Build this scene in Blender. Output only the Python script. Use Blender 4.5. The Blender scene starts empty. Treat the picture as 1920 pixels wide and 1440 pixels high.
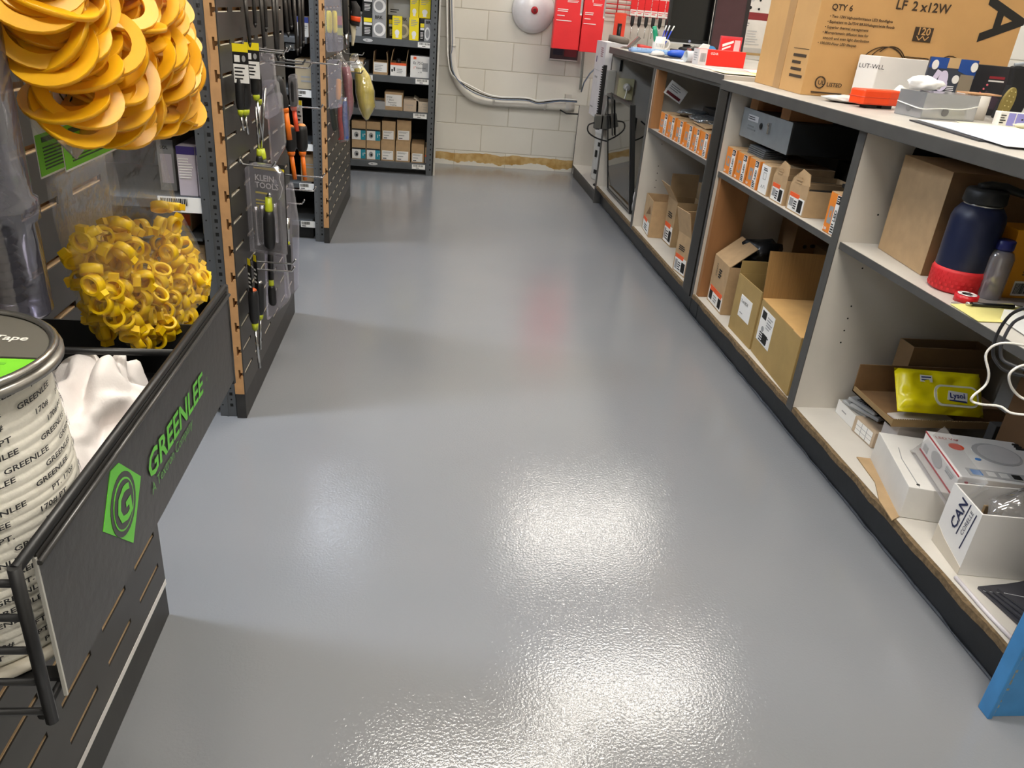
import bpy, bmesh, math, random
from mathutils import Vector as V, Matrix, noise
random.seed(7)
PI=math.pi
C=bpy.context.scene.collection
# ---------------------------------------------------------------- camera frame (taken for a 1920x1440 picture)
F=1442.0; H=1.2
def _axes():
    n=V((685-960,3691-720,F)).normalized(); y=V((815-960,7-720,F)); y=(y-n*y.dot(n)).normalized()
    x=n.cross(y); return x,y,-n
AX,AY,AZ=_axes()
def ray(px,py):
    d=V((px-960,py-720,F)); return V((AX.dot(d),AY.dot(d),AZ.dot(d)))
def atz(px,py,z): d=ray(px,py); return V((0,0,H))+d*((z-H)/d.z)
def aty(px,py,y): d=ray(px,py); return V((0,0,H))+d*(y/d.y)
def atx(px,py,x): d=ray(px,py); return V((0,0,H))+d*(x/d.x)
cd=bpy.data.cameras.new('camera'); cam=bpy.data.objects.new('camera',cd); C.objects.link(cam)
cd.sensor_width=36; cd.lens=36*F/1920; cd.clip_start=.02
Xc=V((AX.x,AY.x,AZ.x)); Yc=-V((AX.y,AY.y,AZ.y)); Zc=-V((AX.z,AY.z,AZ.z))
m=Matrix((Xc,Yc,Zc)).transposed().to_4x4(); m.translation=(0,0,H); cam.matrix_world=m
bpy.context.scene.camera=cam
# ---------------------------------------------------------------- materials
def lin(h):
    h=h.lstrip('#'); r=[]
    for i in (0,2,4):
        c=int(h[i:i+2],16)/255; r.append(c/12.92 if c<=.04045 else ((c+.055)/1.055)**2.4)
    return r
_m={}
def M(h,rough=.6,metal=0,var=.06,sc=12,bump=0,bsc=60,coat=0,emit=0,name=None,stretch=None,spec=.5):
    k=(h,rough,metal,var,sc,bump,bsc,coat,emit,stretch,spec)
    if k in _m: return _m[k]
    mt=bpy.data.materials.new(name or 'mat_'+h); mt.use_nodes=True; nt=mt.node_tree; N=nt.nodes; L=nt.links
    b=N['Principled BSDF']; c=lin(h); b.inputs['Roughness'].default_value=rough; b.inputs['Metallic'].default_value=metal
    b.inputs['Specular IOR Level'].default_value=spec
    if coat: b.inputs['Coat Weight'].default_value=coat; b.inputs['Coat Roughness'].default_value=.08
    tc=N.new('ShaderNodeTexCoord'); mp=N.new('ShaderNodeMapping'); L.new(tc.outputs['Object'],mp.inputs[0])
    if stretch: mp.inputs['Scale'].default_value=stretch
    nz=N.new('ShaderNodeTexNoise'); nz.inputs['Scale'].default_value=sc; nz.inputs['Detail'].default_value=4; L.new(mp.outputs[0],nz.inputs['Vector'])
    mr=N.new('ShaderNodeMapRange'); mr.inputs[1].default_value=.3; mr.inputs[2].default_value=.7; mr.inputs[3].default_value=1-var; mr.inputs[4].default_value=1+var
    L.new(nz.outputs[0],mr.inputs[0])
    mx=N.new('ShaderNodeVectorMath'); mx.operation='SCALE'; mx.inputs[0].default_value=c; L.new(mr.outputs[0],mx.inputs['Scale'])
    L.new(mx.outputs[0],b.inputs['Base Color'])
    if emit: b.inputs['Emission Color'].default_value=(*c,1); b.inputs['Emission Strength'].default_value=emit
    if bump:
        n2=N.new('ShaderNodeTexNoise'); n2.inputs['Scale'].default_value=bsc; n2.inputs['Detail'].default_value=3; L.new(mp.outputs[0],n2.inputs['Vector'])
        bp=N.new('ShaderNodeBump'); bp.inputs['Strength'].default_value=bump; bp.inputs['Distance'].default_value=.002
        L.new(n2.outputs[0],bp.inputs['Height']); L.new(bp.outputs[0],b.inputs['Normal'])
    _m[k]=mt; return mt
def clear(name='clear_plastic',tint='#ffffff',fac=.12,rough=.08,bump=0,bsc=25,haze=0,fm=.6):
    k=(name,tint,fac,rough,bump,bsc,haze,fm)
    if k in _m: return _m[k]
    mt=bpy.data.materials.new(name); mt.use_nodes=True; nt=mt.node_tree; N=nt.nodes; L=nt.links
    for n in list(N):
        if n.type!='OUTPUT_MATERIAL': N.remove(n)
    out=[n for n in N if n.type=='OUTPUT_MATERIAL'][0]
    tr=N.new('ShaderNodeBsdfTransparent'); tr.inputs[0].default_value=(*lin(tint),1)
    gl=N.new('ShaderNodeBsdfGlossy'); gl.inputs['Roughness'].default_value=rough; gl.inputs[0].default_value=(.95,.95,.97,1)
    lw=N.new('ShaderNodeLayerWeight'); lw.inputs[0].default_value=.35
    ad=N.new('ShaderNodeMath'); ad.operation='MULTIPLY_ADD'; ad.inputs[1].default_value=fm; ad.inputs[2].default_value=fac; L.new(lw.outputs['Fresnel'],ad.inputs[0])
    mx=N.new('ShaderNodeMixShader'); L.new(ad.outputs[0],mx.inputs[0]); 
    if haze:
        df=N.new('ShaderNodeBsdfDiffuse'); df.inputs[0].default_value=(*lin(tint),1)
        m2=N.new('ShaderNodeMixShader'); m2.inputs[0].default_value=haze; L.new(tr.outputs[0],m2.inputs[1]); L.new(df.outputs[0],m2.inputs[2]); L.new(m2.outputs[0],mx.inputs[1])
    else: L.new(tr.outputs[0],mx.inputs[1])
    L.new(gl.outputs[0],mx.inputs[2]); L.new(mx.outputs[0],out.inputs[0])
    if bump:
        tc=N.new('ShaderNodeTexCoord'); n2=N.new('ShaderNodeTexNoise'); n2.inputs['Scale'].default_value=bsc; n2.inputs['Detail'].default_value=3; L.new(tc.outputs['Object'],n2.inputs['Vector'])
        bp=N.new('ShaderNodeBump'); bp.inputs['Strength'].default_value=bump; bp.inputs['Distance'].default_value=.006
        L.new(n2.outputs[0],bp.inputs['Height']); L.new(bp.outputs[0],gl.inputs['Normal']); L.new(bp.outputs[0],lw.inputs['Normal'])
    _m[k]=mt; return mt
CARD=M('#b49670',.85,var=.07,sc=30,bump=.2,bsc=200,name='cardboard')
CARD2=M('#a88d69',.85,var=.07,sc=25,bump=.2,bsc=200,name='cardboard_dull')
CARDD=M('#7a5c3c',.9,var=.08,sc=25,name='cardboard_inside')
KRAFT=M('#c69a60',.7,var=.04,sc=20,name='kraft_board')
BLACK=M('#141414',.5,name='black'); DARK=M('#2c2b2a',.55,name='charcoal'); INK=M('#181818',.7,name='ink')
WHITE=M('#eceae6',.6,var=.02,name='white_print'); PAPER=M('#f2f1ed',.8,var=.02,name='paper')
ORANGE=M('#e8882c',.55,name='orange_print'); RED=M('#e0262a',.45,name='red_print'); REDO=M('#f0602c',.6,name='orange_red_print')
GREY=M('#9a9a9a',.5,name='grey_print'); LGREY=M('#c8c8c8',.6,name='light_grey_print'); YEL=M('#f2dc1c',.5,name='yellow_print')
STEEL=M('#5c5f62',.5,metal=.3,var=.08,sc=20,name='grey_painted_steel'); CHROME=M('#c8c8c8',.22,metal=1,name='chrome')
GREEN=M('#62c82c',.5,var=.03,name='green_print'); WOOD=M('#9c6d42',.7,var=.22,sc=9,stretch=(1,1,.15),name='raw_wood')
BLUEP=M('#3a4a9c',.5,name='blue_print'); TEAL=M('#1f8ca0',.5,name='teal_print')
# ---------------------------------------------------------------- mesh builder
_tc={}
def textmesh(s,bold=False):
    k=(s,bold)
    if k in _tc: return _tc[k]
    cu=bpy.data.curves.new('t','FONT'); cu.body=s; cu.resolution_u=2; cu.size=1
    if bold: cu.offset=.02
    o=bpy.data.objects.new('t',cu); me=bpy.data.meshes.new_from_object(o)
    r=([v.co.copy() for v in me.vertices],[tuple(p.vertices) for p in me.polygons])
    bpy.data.objects.remove(o); bpy.data.meshes.remove(me); bpy.data.curves.remove(cu)
    _tc[k]=r; return r
class G:
    def __init__(s,Mx=None): s.v=[];s.f=[];s.m=[];s.sm=[];s.M=Mx
    def P(s,p):
        p=V(p); s.v.append(s.M@p if s.M else p); return len(s.v)-1
    def F(s,idx,m=0,sm=False): s.f.append(tuple(idx)); s.m.append(m); s.sm.append(sm)
    def box(s,x0,x1,y0,y1,z0,z1,m=0):
        i=[s.P(p) for p in ((x0,y0,z0),(x1,y0,z0),(x1,y1,z0),(x0,y1,z0),(x0,y0,z1),(x1,y0,z1),(x1,y1,z1),(x0,y1,z1))]
        for q in ((0,3,2,1),(4,5,6,7),(0,1,5,4),(1,2,6,5),(2,3,7,6),(3,0,4,7)): s.F([i[k] for k in q],m)
        return s
    def slab(s,o,a,b,c,m=0):   # parallelepiped o + a,b,c
        o,a,b,c=V(o),V(a),V(b),V(c)
        i=[s.P(p) for p in (o,o+a,o+a+b,o+b,o+c,o+a+c,o+a+b+c,o+b+c)]
        for q in ((0,3,2,1),(4,5,6,7),(0,1,5,4),(1,2,6,5),(2,3,7,6),(3,0,4,7)): s.F([i[k] for k in q],m)
        return s
    def prism(s,pts,vec,m=0,sm=False):
        vec=V(vec); a=[s.P(p) for p in pts]; b=[s.P(V(p)+vec) for p in pts]; n=len(a)
        s.F(a[::-1],m); s.F(b,m)
        for k in range(n): s.F((a[k],a[(k+1)%n],b[(k+1)%n],b[k]),m,sm)
        return s
    def poly(s,pts,m=0): s.F([s.P(p) for p in pts],m); return s
    def tube(s,pts,r,n=8,m=0,cap=True):
        pts=[V(p) for p in pts]; rings=[]; up=None
        if len(pts)>=5 and len(pts)<40 and not isinstance(r,(list,tuple)):   # round off bends
            q=[pts[0]]
            for k in range(len(pts)-1):
                a,b,c,d=pts[max(k-1,0)],pts[k],pts[k+1],pts[min(k+2,len(pts)-1)]
                for s_ in (.25,.5,.75,1): q.append(.5*((2*b)+(c-a)*s_+(2*a-5*b+4*c-d)*s_*s_+(3*b-a-3*c+d)*s_**3))
            pts=q
        for k,p in enumerate(pts):
            d=(pts[min(k+1,len(pts)-1)]-pts[max(k-1,0)]).normalized()
            if up is None: up=d.orthogonal().normalized()
            up=(up-d*up.dot(d)); up=up.normalized() if up.length>1e-6 else d.orthogonal().normalized()
            w=d.cross(up); rr=r[k] if isinstance(r,(list,tuple)) else r
            rings.append([s.P(p+(up*math.cos(2*PI*j/n)+w*math.sin(2*PI*j/n))*rr) for j in range(n)])
        for a,b in zip(rings,rings[1:]):
            for j in range(n): s.F((a[j],a[(j+1)%n],b[(j+1)%n],b[j]),m,True)
        if cap: s.F(rings[0][::-1],m); s.F(rings[-1],m)
        return s
    def lathe(s,prof,c=(0,0,0),n=20,m=0,ax=None,sx=1,sy=1):
        # prof: (r,z[,mat]); ax: direction of the axis
        c=V(c); z=V(ax).normalized() if ax else V((0,0,1)); x=z.orthogonal().normalized() if ax else V((1,0,0)); y=z.cross(x)
        rings=[]
        for q in prof:
            rings.append([s.P(c+x*(q[0]*sx*math.cos(2*PI*j/n))+y*(q[0]*sy*math.sin(2*PI*j/n))+z*q[1]) for j in range(n)])
        for k,(a,b) in enumerate(zip(rings,rings[1:])):
            mm=prof[k][2] if len(prof[k])>2 else m
            for j in range(n): s.F((a[j],a[(j+1)%n],b[(j+1)%n],b[j]),mm,True)
        s.F(rings[0][::-1],prof[0][2] if len(prof[0])>2 else m); s.F(rings[-1],prof[-1][2] if len(prof[-1])>2 else m)
        return s
    def text(s,t,o,r,u,size,m=0,bold=False,th=.0006):
        vs,fs=textmesh(t,bold); o,r,u=V(o),V(r),V(u); nrm=r.cross(u).normalized()*th
        ii=[s.P(o+r*(p.x*size)+u*(p.y*size)+nrm) for p in vs]
        for f in fs: s.F([ii[k] for k in f],m)
        return s
    def art(s,o,r,u,w,h,items,t=.0008):
        """printed marks on a face: o lower-left, r/u unit axes, w/h in metres, items in 0..1"""
        o,r,u=V(o),V(r).normalized(),V(u).normalized(); nrm=r.cross(u)
        q=lambda a,b,k:o+r*(a*w)+u*(b*h)+nrm*(t*k)
        for k,it in enumerate(items):
            lay=1+.3*min(k,14)
            if it[0]=='r': _,a,b,c,d,m=it; s.prism([q(a,b,0),q(c,b,0),q(c,d,0),q(a,d,0)],nrm*(t*lay),m)
            elif it[0]=='e':
                _,a,b,ra,rb,m=it; s.prism([q(a+ra*math.cos(j*PI/10),b+rb*math.sin(j*PI/10),0) for j in range(20)],nrm*(t*lay),m)
            elif it[0]=='p': s.prism([q(a,b,0) for a,b in it[1]],nrm*(t*lay),it[2])
            elif it[0]=='l': # line
                _,pts,wd,m=it
                for (a,b),(c,d) in zip(pts,pts[1:]):
                    A=q(a,b,0);B=q(c,d,0);dr=(B-A); 
                    if dr.length<1e-6: continue
                    dn=nrm.cross(dr.normalized())*wd/2; s.prism([A-dn,B-dn,B+dn,A+dn],nrm*(t*lay),m)
            elif it[0]=='t':
                _,tx,a,b,sz,m=it[:6]; s.text(tx,q(a,b,0),r,u,sz,m,bold=len(it)>6,th=t*(lay+1.2))
            elif it[0]=='T': # vertical text rising
                _,tx,a,b,sz,m=it[:6]; s.text(tx,q(a,b,0),u,-r,sz,m,bold=len(it)>6,th=t*(lay+1.2))
            elif it[0]=='bc': # barcode
                _,a,b,c,d,m=it; x=a; rr=random.Random(int(a*1000+b*77))
                while x<c:
                    ww=rr.choice((.01,.02,.03))*(c-a)*1.5; s.prism([q(x,b,0),q(min(x+ww,c),b,0),q(min(x+ww,c),d,0),q(x,d,0)],nrm*(t*(lay+.5)),m); x+=ww+rr.choice((.02,.03))*(c-a)*1.3
            elif it[0]=='ln': # lines of small print
                _,a,b,c,d,n,m=it; rr=random.Random(n*13+int(a*100))
                for j in range(n):
                    y=b+(d-b)*(j+.25)/n; e=a+(c-a)*rr.uniform(.6,1); s.prism([q(a,y,0),q(e,y,0),q(e,y+(d-b)/n*.42,0),q(a,y+(d-b)/n*.42,0)],nrm*(t*(lay+.5)),m)
        return s
    def build(s,name,mats,parent=None,world=False,bevel=0,recalc=True,fix=False):
        if not isinstance(mats,(list,tuple)): mats=[mats]
        me=bpy.data.meshes.new(name)
        vs=s.v; off=None
        if parent is not None and world:
            inv=parent['_m'].inverted() if False else MATS[parent.name].inverted(); vs=[inv@p for p in vs]
        if parent is None and not fix:
            xs=[p.x for p in vs];ys=[p.y for p in vs];zs=[p.z for p in vs]
            off=V(((min(xs)+max(xs))/2,(min(ys)+max(ys))/2,min(zs))); vs=[p-off for p in vs]
        me.from_pydata(vs,[],s.f); 
        for mt in mats: me.materials.append(mt)
        for p,mi,sm in zip(me.polygons,s.m,s.sm): p.material_index=mi; p.use_smooth=sm
        if recalc:
            bm=bmesh.new(); bm.from_mesh(me); bmesh.ops.recalc_face_normals(bm,faces=bm.faces); bm.to_mesh(me); bm.free()
        o=bpy.data.objects.new(name,me); C.objects.link(o)
        if off is not None: o.location=off
        if parent is not None: o.parent=parent
        MATS[o.name]=Matrix.Translation(off) if off is not None else (MATS[parent.name].copy() if parent is not None else Matrix())
        if bevel:
            b=o.modifiers.new('bevel','BEVEL'); b.width=bevel; b.segments=2; b.limit_method='ANGLE'
        return o
MATS={}
def tag(o,label,cat,group=None,kind=None):
    o['label']=label; o['category']=cat
    if group: o['group']=group
    if kind: o['kind']=kind
    return o
def thing(name,label,cat,loc=(0,0,0),rz=0,group=None):
    o=bpy.data.objects.new(name,None); C.objects.link(o); o.empty_display_size=.05
    o.location=loc; o.rotation_euler=(0,0,rz); MATS[o.name]=Matrix.Translation(V(loc))@Matrix.Rotation(rz,4,'Z')
    return tag(o,label,cat,group)
def struct(o): o['kind']='structure'; return o
def copy_tree(root,loc,rz=None,label=None,group=None,rot=None,scale=None):
    r=root.copy(); C.objects.link(r); r.location=loc
    if rot is not None: r.rotation_euler=rot
    elif rz is not None: r.rotation_euler=(0,0,rz)
    if scale: r.scale=scale
    if label: r['label']=label
    if group: r['group']=group
    for ch in list(root.children):
        c=ch.copy(); C.objects.link(c); c.parent=r
        for g in list(ch.children):
            d=g.copy(); C.objects.link(d); d.parent=c
    return r
def glow_plastic(h,name,tr=.35):
    k=('glow',h)
    if k in _m: return _m[k]
    mt=bpy.data.materials.new(name); mt.use_nodes=True; nt=mt.node_tree; N=nt.nodes; L=nt.links; b=N['Principled BSDF']; out=[n for n in N if n.type=='OUTPUT_MATERIAL'][0]
    b.inputs['Base Color'].default_value=(*lin(h),1); b.inputs['Roughness'].default_value=.35
    t=N.new('ShaderNodeBsdfTranslucent'); t.inputs[0].default_value=(*lin(h),1); mx=N.new('ShaderNodeMixShader'); mx.inputs[0].default_value=tr
    L.new(b.outputs[0],mx.inputs[1]); L.new(t.outputs[0],mx.inputs[2]); L.new(mx.outputs[0],out.inputs[0]); _m[k]=mt; return mt
def frame(face,w,d,h):
    """lower-left corner, right, up, width, height of a face of a box standing on its base centre"""
    if face=='-x': return V((-w/2,d/2,0)),V((0,-1,0)),V((0,0,1)),d,h
    if face=='-y': return V((-w/2,-d/2,0)),V((1,0,0)),V((0,0,1)),w,h
    if face=='+x': return V((w/2,-d/2,0)),V((0,1,0)),V((0,0,1)),d,h
    if face=='+z': return V((-w/2,-d/2,h)),V((1,0,0)),V((0,1,0)),w,d
def carton(name,label,cat,loc,size,rz=0,mat=None,inner=None,art={},amats=None,flaps=(),opened=False,group=None,bevel=.0015,aname='printed_label',fill=None,th=.004):
    """box standing at loc; size along local x,y,z; flaps: (side, length, angle from upright outward)"""
    mat=mat or CARD; w,d,h=size; t=thing(name,label,cat,loc,rz,group)
    g=G()
    if opened:
        g.box(-w/2,w/2,-d/2,d/2,0,th); g.box(-w/2,-w/2+th,-d/2,d/2,th,h); g.box(w/2-th,w/2,-d/2,d/2,th,h)
        g.box(-w/2+th,w/2-th,-d/2,-d/2+th,th,h); g.box(-w/2+th,w/2-th,d/2-th,d/2,th,h)
        g.build('carton_body' ,[mat],t)
    else: g.box(-w/2,w/2,-d/2,d/2,0,h); g.build('box_body',[mat],t,bevel=bevel)
    for side,ln,ang in flaps:
        a=math.radians(ang); c,s_=math.cos(a),math.sin(a); g=G(); T=.003
        if side=='-x': g.slab((-w/2,-d/2,h),(-s_*ln,0,c*ln),(0,d,0),(T*c,0,T*s_))
        if side=='+x': g.slab((w/2,-d/2,h),(s_*ln,0,c*ln),(0,d,0),(-T*c,0,T*s_))
        if side=='-y': g.slab((-w/2,-d/2,h),(0,-s_*ln,c*ln),(w,0,0),(0,T*c,T*s_))
        if side=='+y': g.slab((-w/2,d/2,h),(0,s_*ln,c*ln),(w,0,0),(0,-T*c,T*s_))
        g.build('flap',[mat],t)
    for face,items in art.items():
        o,r,u,W,HH=frame(face,w,d,h); g=G(); g.art(o,r,u,W,HH,items); g.build(aname,amats or [WHITE,INK,ORANGE,GREY,REDO],t)
    if fill: g=G(); g.box(-w/2+th,w/2-th,-d/2+th,d/2-th,th,h*fill[0]); g.build('contents',[fill[1]],t)
    return t
def px_face(x,near,far,top,z0,depth):
    """box whose aisle face stands in plane x: near/far bottom corners and a top point as picture points"""
    a=atx(*near,x); b=atx(*far,x); c=atx(*top,x)
    return V((x+depth/2,(a.y+b.y)/2,z0)),(depth,abs(b.y-a.y),c.z-z0)
vs=bpy.context.scene.view_settings; vs.view_transform='Standard'; vs.look='None'; vs.gamma=1; vs.use_curve_mapping=False; vs.exposure=1.42
w=bpy.data.worlds.new('world'); bpy.context.scene.world=w; w.use_nodes=True; w.node_tree.nodes['Background'].inputs[0].default_value=(.9,.95,1,1); w.node_tree.nodes['Background'].inputs[1].default_value=.3
# ================================================================ room
def cmu_material():
    mt=bpy.data.materials.new('painted_block_wall'); mt.use_nodes=True; nt=mt.node_tree; N=nt.nodes; L=nt.links; b=N['Principled BSDF']
    b.inputs['Roughness'].default_value=.45
    g=N.new('ShaderNodeNewGeometry'); sp=N.new('ShaderNodeSeparateXYZ'); L.new(g.outputs['Position'],sp.inputs[0])
    sn=N.new('ShaderNodeSeparateXYZ'); L.new(g.outputs['Normal'],sn.inputs[0])
    ab=N.new('ShaderNodeMath'); ab.operation='ABSOLUTE'; L.new(sn.outputs['X'],ab.inputs[0])
    rd=N.new('ShaderNodeMath'); rd.operation='GREATER_THAN'; rd.inputs[1].default_value=.7; L.new(ab.outputs[0],rd.inputs[0])
    mixx=N.new('ShaderNodeMix'); L.new(rd.outputs[0],mixx.inputs[0]); L.new(sp.outputs['X'],mixx.inputs[2]); L.new(sp.outputs['Y'],mixx.inputs[3])
    sx=N.new('ShaderNodeMath'); sx.inputs[1].default_value=-.205+43*.1; L.new(mixx.outputs[0],sx.inputs[0])
    sz=N.new('ShaderNodeMath'); sz.inputs[1].default_value=-.118+2*.2136; L.new(sp.outputs['Z'],sz.inputs[0])
    cb=N.new('ShaderNodeCombineXYZ'); L.new(sx.outputs[0],cb.inputs[0]); L.new(sz.outputs[0],cb.inputs[1])
    br=N.new('ShaderNodeTexBrick'); br.inputs['Scale'].default_value=1; br.inputs['Mortar Size'].default_value=.005; br.inputs['Mortar Smooth'].default_value=.6
    br.inputs['Brick Width'].default_value=.43; br.inputs['Row Height'].default_value=.2136; br.offset=.5
    br.inputs['Color1'].default_value=(*lin('#e2dfd6'),1); br.inputs['Color2'].default_value=(*lin('#dbd8cf'),1); br.inputs['Mortar'].default_value=(*lin('#c6c0b2'),1)
    L.new(cb.outputs[0],br.inputs['Vector'])
    nz=N.new('ShaderNodeTexNoise'); nz.inputs['Scale'].default_value=7; nz.inputs['Detail'].default_value=6; L.new(g.outputs['Position'],nz.inputs['Vector'])
    # unpainted course at the foot of the wall, ragged edges
    def rng(lo,hi,amt,off):
        a=N.new('ShaderNodeMath'); a.operation='MULTIPLY_ADD'; a.inputs[1].default_value=amt; a.inputs[2].default_value=off; L.new(nz.outputs[0],a.inputs[0])
        return a
    top=rng(0,0,.05,.075); bot=rng(0,0,.14,-.035)
    lt=N.new('ShaderNodeMath'); lt.operation='LESS_THAN'; L.new(sp.outputs['Z'],lt.inputs[0]); L.new(top.outputs[0],lt.inputs[1])
    gt=N.new('ShaderNodeMath'); gt.operation='GREATER_THAN'; L.new(sp.outputs['Z'],gt.inputs[0]); L.new(bot.outputs[0],gt.inputs[1])
    mk=N.new('ShaderNodeMath'); mk.operation='MULTIPLY'; L.new(lt.outputs[0],mk.inputs[0]); L.new(gt.outputs[0],mk.inputs[1])
    wv=N.new('ShaderNodeTexNoise'); wv.inputs['Scale'].default_value=14; L.new(g.outputs['Position'],wv.inputs['Vector'])
    cr=N.new('ShaderNodeValToRGB'); cr.color_ramp.elements[0].color=(*lin('#b08a48'),1); cr.color_ramp.elements[0].position=.35; cr.color_ramp.elements[1].color=(*lin('#cdb07a'),1); cr.color_ramp.elements[1].position=.65
    L.new(wv.outputs[0],cr.inputs[0])
    mc=N.new('ShaderNodeMix'); mc.data_type='RGBA'; L.new(mk.outputs[0],mc.inputs[0]); L.new(br.outputs['Color'],mc.inputs[6]); L.new(cr.outputs[0],mc.inputs[7])
    # scuffs
    n3=N.new('ShaderNodeTexNoise'); n3.inputs['Scale'].default_value=2.2; n3.inputs['Detail'].default_value=5; L.new(g.outputs['Position'],n3.inputs['Vector'])
    mr=N.new('ShaderNodeMapRange'); mr.inputs[1].default_value=.35; mr.inputs[2].default_value=.7; mr.inputs[3].default_value=.96; mr.inputs[4].default_value=1.03; L.new(n3.outputs[0],mr.inputs[0])
    sc=N.new('ShaderNodeVectorMath'); sc.operation='SCALE'; L.new(mc.outputs[2],sc.inputs[0]); L.new(mr.outputs[0],sc.inputs['Scale']); L.new(sc.outputs[0],b.inputs['Base Color'])
    bp=N.new('ShaderNodeBump'); bp.inputs['Strength'].default_value=.5; bp.inputs['Distance'].default_value=.006; bp.invert=True
    ad=N.new('ShaderNodeMath'); ad.operation='MULTIPLY_ADD'; ad.inputs[1].default_value=.12; L.new(nz.outputs[0],ad.inputs[0]); L.new(br.outputs['Fac'],ad.inputs[2]); L.new(ad.outputs[0],bp.inputs['Height']); L.new(bp.outputs[0],b.inputs['Normal'])
    return mt
def floor_material():
    mt=bpy.data.materials.new('glossy_grey_floor_paint'); mt.use_nodes=True; nt=mt.node_tree; N=nt.nodes; L=nt.links; b=N['Principled BSDF']
    b.inputs['Roughness'].default_value=.05; b.inputs['IOR'].default_value=1.5; b.inputs['Specular IOR Level'].default_value=.62
    tc=N.new('ShaderNodeTexCoord')
    nz=N.new('ShaderNodeTexNoise'); nz.inputs['Scale'].default_value=.8; nz.inputs['Detail'].default_value=3; L.new(tc.outputs['Object'],nz.inputs['Vector'])
    cr=N.new('ShaderNodeValToRGB'); cr.color_ramp.elements[0].color=(*lin('#7f8287'),1); cr.color_ramp.elements[0].position=.35; cr.color_ramp.elements[1].color=(*lin('#88898c'),1); cr.color_ramp.elements[1].position=.65
    L.new(nz.outputs[0],cr.inputs[0])
    # grit specks
    vo=N.new('ShaderNodeTexVoronoi'); vo.inputs['Scale'].default_value=60; L.new(tc.outputs['Object'],vo.inputs['Vector'])
    n4=N.new('ShaderNodeTexNoise'); n4.inputs['Scale'].default_value=3; L.new(tc.outputs['Object'],n4.inputs['Vector'])
    L.new(cr.outputs[0],b.inputs['Base Color'])
    n2=N.new('ShaderNodeTexNoise'); n2.inputs['Scale'].default_value=170; n2.inputs['Detail'].default_value=2; L.new(tc.outputs['Object'],n2.inputs['Vector'])
    n5=N.new('ShaderNodeTexNoise'); n5.inputs['Scale'].default_value=9; n5.inputs['Detail'].default_value=2; L.new(tc.outputs['Object'],n5.inputs['Vector'])
    b1=N.new('ShaderNodeBump'); b1.inputs['Strength'].default_value=.24; b1.inputs['Distance'].default_value=.002; L.new(n2.outputs[0],b1.inputs['Height'])
    b2=N.new('ShaderNodeBump'); b2.inputs['Strength'].default_value=.02; b2.inputs['Distance'].default_value=.01; L.new(n5.outputs[0],b2.inputs['Height']); L.new(b1.outputs[0],b2.inputs['Normal'])
    L.new(b2.outputs[0],b.inputs['Normal'])
    return mt
CMU=cmu_material()
struct(G().box(-6,3.3,-2.6,6.8,-.1,0).build('floor',[floor_material()],fix=True))
struct(G().box(-6,3.3,6.64,6.8,0,3.0).build('wall_back',[CMU],fix=True))
struct(G().box(3.1,3.3,-2.6,6.64,0,3.0).build('wall_right',[CMU],fix=True))
struct(G().box(-6.2,-6,-2.6,6.8,0,3.0).build('wall_left',[CMU],fix=True))
struct(G().box(-6.2,3.3,-2.8,-2.6,0,3.0).build('wall_front',[CMU],fix=True))
struct(G().box(-6.2,3.3,-2.8,6.8,3.0,3.1).build('ceiling',[M('#e4e3df',.9,var=.02)],fix=True))
# ceiling lights and two added fill lights
lights=[(1.47,5.55,1.2,.3,1,'ceiling light over the far end of the counter'),(1.45,3.72,1.2,.3,1,'ceiling light over the middle of the counter'),(.42,2.95,1.2,.3,1,'ceiling light over the middle of the aisle'),(-1.15,5.6,1.2,.3,.8,'ceiling light over the corner with the light bulb boxes'),
        (-2.3,3.60,1.2,.3,2.6,'ceiling light over the second side aisle'),(-2.2,1.70,1.2,.3,2.8,'ceiling light over the first side aisle'),(.3,-.3,1.2,.3,2.0,'fill light added behind the photographer over the aisle'),(.2,1.25,1.2,.3,1.3,'fill light added right above the near floor'),(2.3,1.6,.3,1.2,.35,'ceiling light near the right wall')]  # lamps behind the camera and above the near floor are added, unseen fill
for x,y,w,d,pw,lb in lights:
    t=thing('ceiling_light','white '+lb,'ceiling light',(x,y,2.94))
    G().box(-w/2-.02,w/2+.02,-d/2-.02,d/2+.02,.012,.06).build('light_housing',[WHITE],t)
    cool=x<-1
    G().box(-w/2,w/2,-d/2,d/2,0,.011).build('diffuser',[M('#e4efff' if cool else '#fff8ec',.5,var=0,emit=9*pw)],t)
# ================================================================ counter
MEL=M('#c6c1b8',.5,var=.06,sc=5,name='worn_white_melamine'); EDGE=M('#4b4a48',.5,var=.12,sc=15,name='dark_grey_edge_band'); KICKM=M('#26282a',.45,var=.15,sc=10,bump=.3,bsc=30,name='painted_kick_board')
PART=M('#6d5a40',.95,var=.35,sc=90,bump=.6,bsc=120,name='chipped_particle_board'); HOLE=M('#0c0b0a',.9,var=0)
XF=1.19; XB=1.80
def ragged(g,x0,x1,y0,y1,z0,z1,m,seed,amp=.006,n=60):
    """strip with a worn, uneven front"""
    rr=random.Random(seed); pts=[]; 
    for k in range(n+1):
        y=y0+(y1-y0)*k/n; w=abs(noise.noise(V((y*5,seed,0))))*amp*2.2+rr.uniform(0,amp*.4); pts.append((x0+w,y,z0))
    pts+= [(x1,y1,z0),(x1,y0,z0)]
    g.prism(pts,(0,0,z1-z0),m)
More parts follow.
